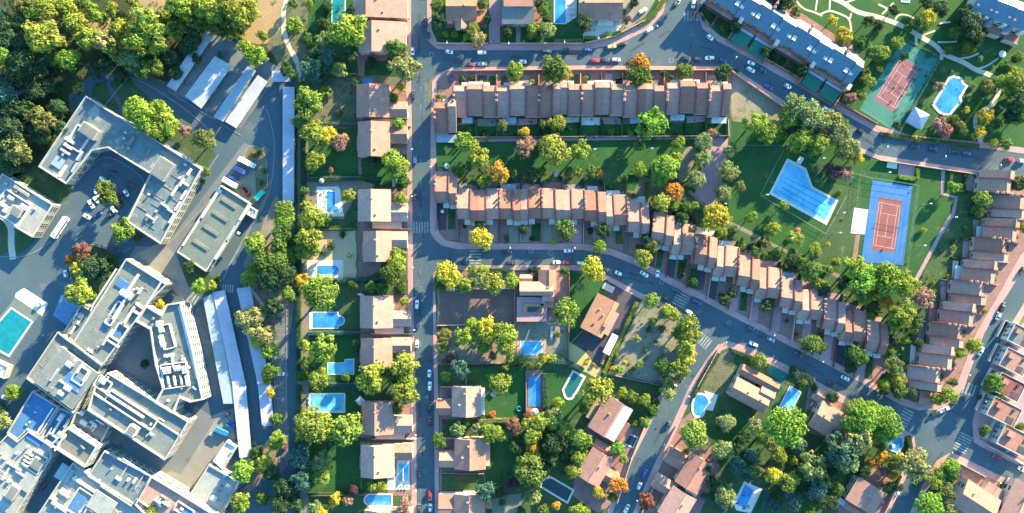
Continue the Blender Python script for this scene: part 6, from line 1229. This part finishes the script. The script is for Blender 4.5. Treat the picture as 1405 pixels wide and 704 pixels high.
    for sx in (-3.6, 3.8):
        for sy in (-1, 1): MB().tube([(sx, sy*1.15-.15,.5),(sx, sy*1.15+.15,.5)], .5, n=12).obj('wheel', M['tyre'], root)
def build_furniture():
    # street lamps
    root = empty('street_lamp', 0, 0); MB().tube([(0,0,0),(0,0,.8)], .11, .1, 8).obj('base', M['steel'], root); MB().tube([(0,0,.8),(0,0,6.0)], .075, .05, 8).obj('pole', M['steel'], root)
    MB().tube([(0,0,5.9),(.5,0,6.15),(1.1,0,6.2)], .04, n=6).obj('arm', M['steel'], root); hd = MB(); loft(hd, [sec(.8,.12,6.12,6.27,.05), sec(1.1,.26,6.1,6.33,.08), sec(1.6,.22,6.12,6.3,.08), sec(1.75,.1,6.14,6.24,.04)]); hd = hd.obj('lamp_head', M['white'], root); MB().box(.95,-.16,6.06,1.55,.16,6.1).obj('lens', M['lamp'], hd)
    first = True
    for px, py, a in ((614,58,-90),(698,59,-90),(774,57,-90),(820,52,-80),(898,36,-50),(563,206,0),(563,270,0),(564,367,0),(566,452,0),(568,595,0),(568,671,0),(946,544,150),(913,610,150),(876,686,150),(993,472,70),(1214,206,100),(1293,219,100),(1368,231,100),(1006,84,60),(1076,126,60),(700,337,-90),(788,337,-90),(872,356,-120),(1061,456,-115),(1127,492,-115),(1190,526,-115),(1360,427,-20),(1322,512,-20),(1350,548,200),(1300,622,70),(595,230,180),(596,150,180)):
        o = root if first else copy_tree(root); first = False; x, y = W(px, py, 3); o.location = (x, y, 0); o.rotation_euler.z = R(a)
        want(o, 'pale street lamp', px, py, 'street lamp', 'street lamps along the kerbs')
    # floodlights of the courts and park
    root = empty('floodlight_mast', 0, 0); MB().tube([(0,0,0),(0,0,8)], .1, .06, 8).obj('mast', M['frame'], root); MB().box(-.5,-.08,7.9,.5,.08,8.05).obj('cross_arm', M['frame'], root)
    for s in (-.35, .35): MB().box(s-.22,-.3,8.05,s+.22,.3,8.3).obj('floodlight', M['white'], root)
    first = True
    for px, py in ((1264,281),(1256,337),(1148,293),(1143,320),(1209,239),(1079,327),(1045,269),(1081,200),(1121,220),(1298,299),(890,207),(814,208),(989,281)):
        o = root if first else copy_tree(root); first = False; x, y = W(px, py, 0); o.location = (x, y, 0); want(o, 'white lamp mast', px, py, 'lamp mast', 'lamp masts of park and courts')
    # parasols and garden seats
    def parasol(px, py, rad, m, label, square=False, rot=0):
        x, y = W(px, py, 2.4); root = empty('parasol', x, y, R(rot)); tag(root, label, 'parasol', 'garden parasols'); n = 4 if square else 10; mb = MB(); rr = rad*S
        ring = [(rr*math.cos(2*math.pi*i/n), rr*math.sin(2*math.pi*i/n), 2.2) for i in range(n)]; low = [(a*.99, b*.99, 2.05) for a, b, c in ring]
        mb.add(ring+low+[(0,0,2.7)], [(i, (i+1) % n, 2*n) for i in range(n)]+[(n+i, n+(i+1) % n, (i+1) % n, i) for i in range(n)]); mb.obj('canopy', M[m], root); MB().tube([(0,0,.1),(0,0,2.65)], .03).obj('pole', M['wood'], root); MB().tube([(0,0,0),(0,0,.12)], .3, n=10).obj('base', M['concrete'], root)
    parasol(494,550,7,'white','square white parasol at the corner of a tiled house',True); parasol(734,565,5,'white','round white parasol below the upright deep blue pool'); parasol(1095,316,4,'red','dark red parasol on the park lawn'); parasol(441,248,3.6,'metal','grey parasol beside the hedge above the white decked pool'); parasol(1386,660,0.1+5,'white','white square parasol in the corner courtyard',True,20)
    parasol(613,228,4,'white','white parasol behind the middle terrace end'); parasol(607,290,2.6,'white','white parasol in front of the middle terrace end'); parasol(1376,74,5,'white','white star shaped parasol below the corner houses'); parasol(763,239,4,'sheetw','pale square parasol behind the middle terrace',True); parasol(1385,533,4,'white','white parasol among the white walled houses')
    lg = empty('sun_lounger', 0, 0); MB().box(-.95,-.3,.3,.35,.3,.38).obj('seat', M['white'], lg)
    MB().add([(.35,-.3,.34),(.35,.3,.34),(.95,.3,.75),(.95,-.3,.75),(.35,-.3,.28),(.35,.3,.28),(.95,.3,.69),(.95,-.3,.69)], [(0,3,2,1),(4,5,6,7),(0,1,5,4),(2,3,7,6),(1,2,6,5),(3,0,4,7)]).obj('backrest', M['white'], lg)
    for sx in (-.85, .3):
        for sy in (-.25, .25): MB().box(sx-.03,sy-.03,0,sx+.03,sy+.03,.3).obj('leg', M['frame'], lg)
    first = True
    for px, py, a, z in ((784,4,0,.15),(785,11,0,.15),(784,18,0,.15),(785,24,0,.15),(424,546,90,.13),(424,551,90,.13),(424,557,90,.13),(549,669,60,.14),(553.5,669,60,.14),(558,669,60,.14),(1114,554,60,.02),(1105,571,70,.02),(1107,575,70,.02),(1292,32,10,.02),(1296,31,10,.02),(1300,31,10,.02),(497,405,0,.1),(5,497,20,.02),(10,500,20,.02)):
        o = lg if first else copy_tree(lg); first = False; x, y = W(px, py, .3); o.location = (x, y, z); o.rotation_euler.z = R(a); o.scale = (1.25,1.25,1.1); want(o, 'white sun lounger', px, py, 'sun lounger', 'sun loungers by the pools')
    # trampoline, pool ring, covers, sheds, bins, tank
    def tramp(px, py, rad, m, label):
        x, y = W(px, py, .8); root = empty('trampoline', x, y); tag(root, label, 'trampoline'); rr = rad*S; n = 16; MB().add([(rr*.85*math.cos(i*6.2832/n), rr*.85*math.sin(i*6.2832/n), .82) for i in range(n)], [tuple(range(n))]).obj('mat', M['darkasph'], root)
        mb = MB(); mb.tube([(rr*.93*math.cos(i*6.2832/n), rr*.93*math.sin(i*6.2832/n), .82) for i in range(n+1)], .13, n=6); mb.obj('rim', M[m], root)
        for i in range(0, n, 4): MB().tube([(rr*.9*math.cos(i*6.2832/n), rr*.9*math.sin(i*6.2832/n), 0), (rr*.9*math.cos(i*6.2832/n), rr*.9*math.sin(i*6.2832/n), .8)], .04).obj('leg', M['steel'], root)
    tramp(677,540,4,'tarp','round trampoline with blue rim on a lawn'); tramp(519,258,4,'frame','round dark trampoline behind the house by the white decked pool')
    x, y = W(712,561,.3); o = MB().tube([(1.1*math.cos(i*.3927), 1.1*math.sin(i*.3927), .35) for i in range(17)], .4, n=8).obj('inflatable_ring', M['watert']); o.location = (x, y, 0); tag(o, 'turquoise inflatable paddling ring on a dark lawn', 'paddling pool')
    for nm, lab, cat, px, py, w2, d2, rz, hh, m in (('pool_cover','bright blue cover sheet behind a tiled house near the conifer','pool cover',504,113,14,11,0,.35,'tarp'),('garden_table','white garden table beside the house by the stepped pool lawn','table',494,404,6,3,0,.75,'white'),
          ('garden_shed','small white garden shed between hedge and street shrubs','shed',541,250,5,12,0,2.2,'white'),('garden_bench','white bench slab at the park edge beside the square hedge','bench',1224,227,14,8,-8,.5,'patio'),
          ('glass_table','slatted white pergola table above the dark paved yard','table',835,395,16,9,-27,.8,'metal'),('storage_box','long white storage box on the soil behind the skylight house','box',757,457,3,18,0,.7,'white'),('recycling_bin','dark recycling container near the slanting street','bin',962,460,4,3,20,1.3,'darkasph'),
          ('skip_container','green waste container on the rear plaza','container',290,596,5,4,-30,1.3,'canvas'),('water_tank','grey water tank beside the stepped row entrance','tank',1226,612,4,4,0,1.4,'steel'),('garden_bench','plank bench leaning along the soil of the skylight house','bench',724,459,2,14,-20,.5,'patio')):
        x, y = W(px, py, hh); w2 *= S; d2 *= S; root = empty(nm, x, y, R(rz)); tag(root, lab, cat)
        if nm in ('garden_table','glass_table','garden_bench'):
            MB().cbox(0,0,hh-.08,w2,d2,.08).obj('top', M[m], root)
            for sx in (-.42,.42):
                for sy in (-.42,.42): MB().cbox(sx*w2, sy*d2, 0, .1, .1, hh-.08).obj('leg', M['frame'], root)
        else:
            MB().cbox(0,0,0,w2,d2,hh).obj('body', M[m], root); MB().cbox(0,0,hh,w2+.15,d2+.15,.08).obj('lid' if hh < 2 else 'roof', M[m if hh < .5 else 'frame'], root)
            if nm == 'garden_shed': door(root, 0, -d2/2-.02, 0)
    # plot walls
    for a, b, m, d in (((424,244),(496,243),'oldwall','garden boundary wall'),((424,315),(488,314),'oldwall','garden boundary wall'),((424,383),(492,382),'oldwall','garden boundary wall'),((423,455),(495,455),'oldwall','garden boundary wall'),((423,525),(497,526),'oldwall','garden boundary wall'),((423,679),(500,677),'oldwall','garden boundary wall'),((424,170),(492,170),'oldwall','garden boundary wall'),((424,104),(490,102),'oldwall','garden boundary wall'),
          ((600,446),(706,445),'stucco','pale court wall'),((601,397),(706,396),'frame','pale court wall'),((706,373),(707,498),'pinkwall','brick plot wall'),((781,373),(780,493),'brick','brick plot wall'),((606,499),(720,498),'oldwall','weathered plot wall'),((640,501),(639,575),'oldwall','weathered plot wall'),((722,508),(722,572),'oldwall','weathered plot wall'),
          ((605,530),(638,531),'pinkwall','low yard wall'),((606,600),(655,601),'pinkwall','low yard wall'),((606,648),(664,649),'oldwall','low yard wall'),((603,676),(664,677),'pinkwall','low yard wall'),((835,513),(918,531),'oldwall','rough lot wall'),((783,470),(800,452),'oldwall','rough lot wall'),((888,574),(866,628),'pinkwall','street side wall'),((866,629),(846,690),'pinkwall','street side wall'),((905,627),(927,584),'pinkwall','street side wall'),((880,702),(902,656),'pinkwall','street side wall'),((984,480),(956,530),'pinkwall','street side wall'),
          ((620,97.5),(800,96),'pinkwall','pinkish front wall'),((800,96),(1000,97),'pinkwall','pinkish front wall'),((625,189),(800,188),'oldwall','wall between gardens and park'),((800,188),(998,187),'oldwall','wall between gardens and park'),((998,165),(999,188),'frame','wall between gardens and park'),((600,60.5),(670,60.5),'pinkwall','pinkish roadside garden wall'),((687,60.5),(800,60.5),'pinkwall','pinkish roadside garden wall'),((802,60),(846,50),'pinkwall','pinkish roadside garden wall'),((846,49),(884,29),'pinkwall','pinkish roadside garden wall'),
          ((960,18),(972,36),'brick','brick wall facing the road'),((1006,57),(1103,112),'brick','brick wall facing the road'),((1103,112),(1153,143),'brick','brick wall facing the road'),((1153,143),(1203,171),'brick','brick wall facing the road'),((1205,220),(1342,240),'pinkwall','park wall along the upper road'),((1003,98),(1072,146),'pinkwall','wall round the bare lot'),((1345,240),(1400,249),'stucco','wall beside the road'),((1212,703),(1236,652),'pinkwall','wall beside the road'),((1306,630),(1350,653),'stucco','wall beside the road'),((1352,610),(1405,638),'white','long white boundary wall')):
        divider('wall', a, b, 1.7, .25, m, d)
ANCH += [(577.5,312,"the straight street crossing"),(652,353,"the left curving road crossing"),(935,410,"the lot side crossing"),(966,468,'the slanting street crossing'),(1242,573,'the right junction crossing'),(1321,608,'the wide lower crossing'),(1327,533,"the eastern row crossing"),(313,396,'the carport crossing'),
  (262,108,'the leftmost ribbed carport'),(285,120,'the widest ribbed carport'),(322,130,'the third ribbed carport'),(345,138,'the rightmost ribbed carport'),(386,104,'the tiny carport'),(396,200,'the long upright carport'),(300,440,'the upper double carport'),(330,580,'the lower double carport'),(350,420,'the slanting carport'),(366,560,'the short slanting carport'),(840,470,'the roofed yard sheets'),
  (80,190,'the U shaped wing'),(250,270,'the U shaped wing end'),(140,245,'the inner car park'),(30,280,'the dotted front block'),(80,312,'the coach'),(290,315,'the workshop'),(340,245,'the truck yard'),(160,420,'the pipework block'),(240,480,'the angular block'),(190,570,'the trench block'),(45,565,'the blue shaded roof'),(40,650,'the slatted white block'),(160,690,'the sunlit tan block'),(295,670,'the low square building'),(15,130,'the left edge of the wood'),(95,60,'the open wood glade'),(200,60,'the bright wood edge'),(300,20,'the dirt clearing'),(345,55,'the clearing edge'),(60,110,'the dark wood'),(40,200,"the dotted block lawn"),
  (525,12,'the topmost street house'),(525,50,'the conifer house'),(515,138,'the house with blue cover'),(515,192,'the house below the blue cover house'),(515,282,'the white deck house'),(517,338,'the sand yard house'),(517,428,'the round pool house'),(517,484,'the stepped pool house'),(518,574,'the white parasol house'),(518,632,'the front pool house'),(520,702,'the bottom edge house'),
  (640,550,'the awning house'),(645,623,'the lone street house'),(644,695,'the orange annex house'),(736,396,'the skylight house'),(823,433,'the orange tiled house'),(838,574,'the half white roofed house'),(817,641,'the orange tree house'),(953,650,'the big tilted house'),(929,690,'the red tree house'),(1029,530,'the green court house'),(1136,577,'the tan roofed house'),(1188,681,'the grey tiled house'),(633,12,'the bush fronted house'),(711,10,'the half grey roofed house'),(824,8,'the wide brown house'),
  (1340,690,'the lower corner house'),(1398,690,'the last corner house'),(1269,546,'the garage hut'),(1377,12,'the corner blue roofs'),(1395,500,'the white houses'),(1395,605,'the white corner house'),(1260,162,'the four sided pavilion'),(1180,303,'the white pad'),(885,460,'the vacant lot'),(810,492,'the yellow garden'),(1040,140,'the bare lot'),(985,235,'the brick plaza'),(940,225,'the sand patch'),(1244,234,'the square hedge patch'),(880,20,'the parking court'),(1070,520,'the green canvas court'),
  (640,140,'the long terrace left end'),(700,140,"the long terrace's left part"),(765,140,"the long terrace's left middle"),(830,140,"the long terrace's right middle"),(900,140,"the long terrace's right part"),(970,140,'the long terrace right end'),(612,256,'the forward end house'),(655,280,'the middle terrace left end'),(715,280,"the middle terrace's left part"),(775,280,"the middle terrace's centre"),(845,285,"the middle terrace's right part"),
  (910,315,"the stepped terrace's upper end"),(970,345,"the upper stepped terrace"),(1040,380,"the middle stepped terrace"),(1110,415,"the lower stepped terrace"),(1190,455,"the stepped terrace's lower end"),(1365,250,"the eastern row's top"),(1370,310,"the upper eastern row"),(1340,380,"the middle eastern row"),(1310,440,"the lower eastern row"),(1275,515,"the eastern row's lower end"),
  (1120,85,"the slate row's lower end"),(1060,50,"the slate row's middle"),(1000,10,"the slate row's top"),(700,215,'the left park lawn'),(850,220,'the upper park lawn'),(1110,310,'the sunny park lawn'),(1090,160,'the roadside grove'),(1160,30,'the winding path fork'),(1295,70,'the broad garden path'),(1350,155,'the path bend'),(1330,40,'the dark garden corner'),(1240,510,'the terrace corner garden'),(1225,400,'the big bright trees'),(1285,660,'the lower corner garden'),(700,610,'the dark garden lawn'),(770,615,'the ring of yellow trees'),(1110,640,'the dark conifer garden'),(1185,575,'the bright tree cluster'),(1010,610,'the grey tree lawn'),(375,380,'the dense tree strip'),(385,460,'the lined parking strip'),(365,640,'the lower car park trees'),(415,400,'the long green strip'),(415,620,'the lower green strip'),(415,200,'the upper green strip'),(650,470,'the yellow tree clump'),(640,385,'the roadside tree row'),(920,430,'the lot edge trees'),(577,120,"the straight street's top"),(577,220,'the upper straight street'),(580,440,"the straight street's middle"),(583,560,'the lower straight street'),(583,670,"the straight street's bottom"),(700,80,"the upper road's left part"),(830,75,"the upper road's middle"),(930,60,'the wide road fork'),(1060,110,'the slanting upper road'),(1160,170,'the upper road bend'),(1300,210,"the upper road's right end"),(880,385,'the curving road bend'),(1090,490,'the slanting curving road'),(905,600,'the slanting street'),(870,680,"the slanting street's bottom"),(1370,435,'the right hand street')]
build_rows(); build_villas(); build_hospital(); build_carports(); build_courts(); build_trees(); build_cars(); build_furniture()
settle_labels()
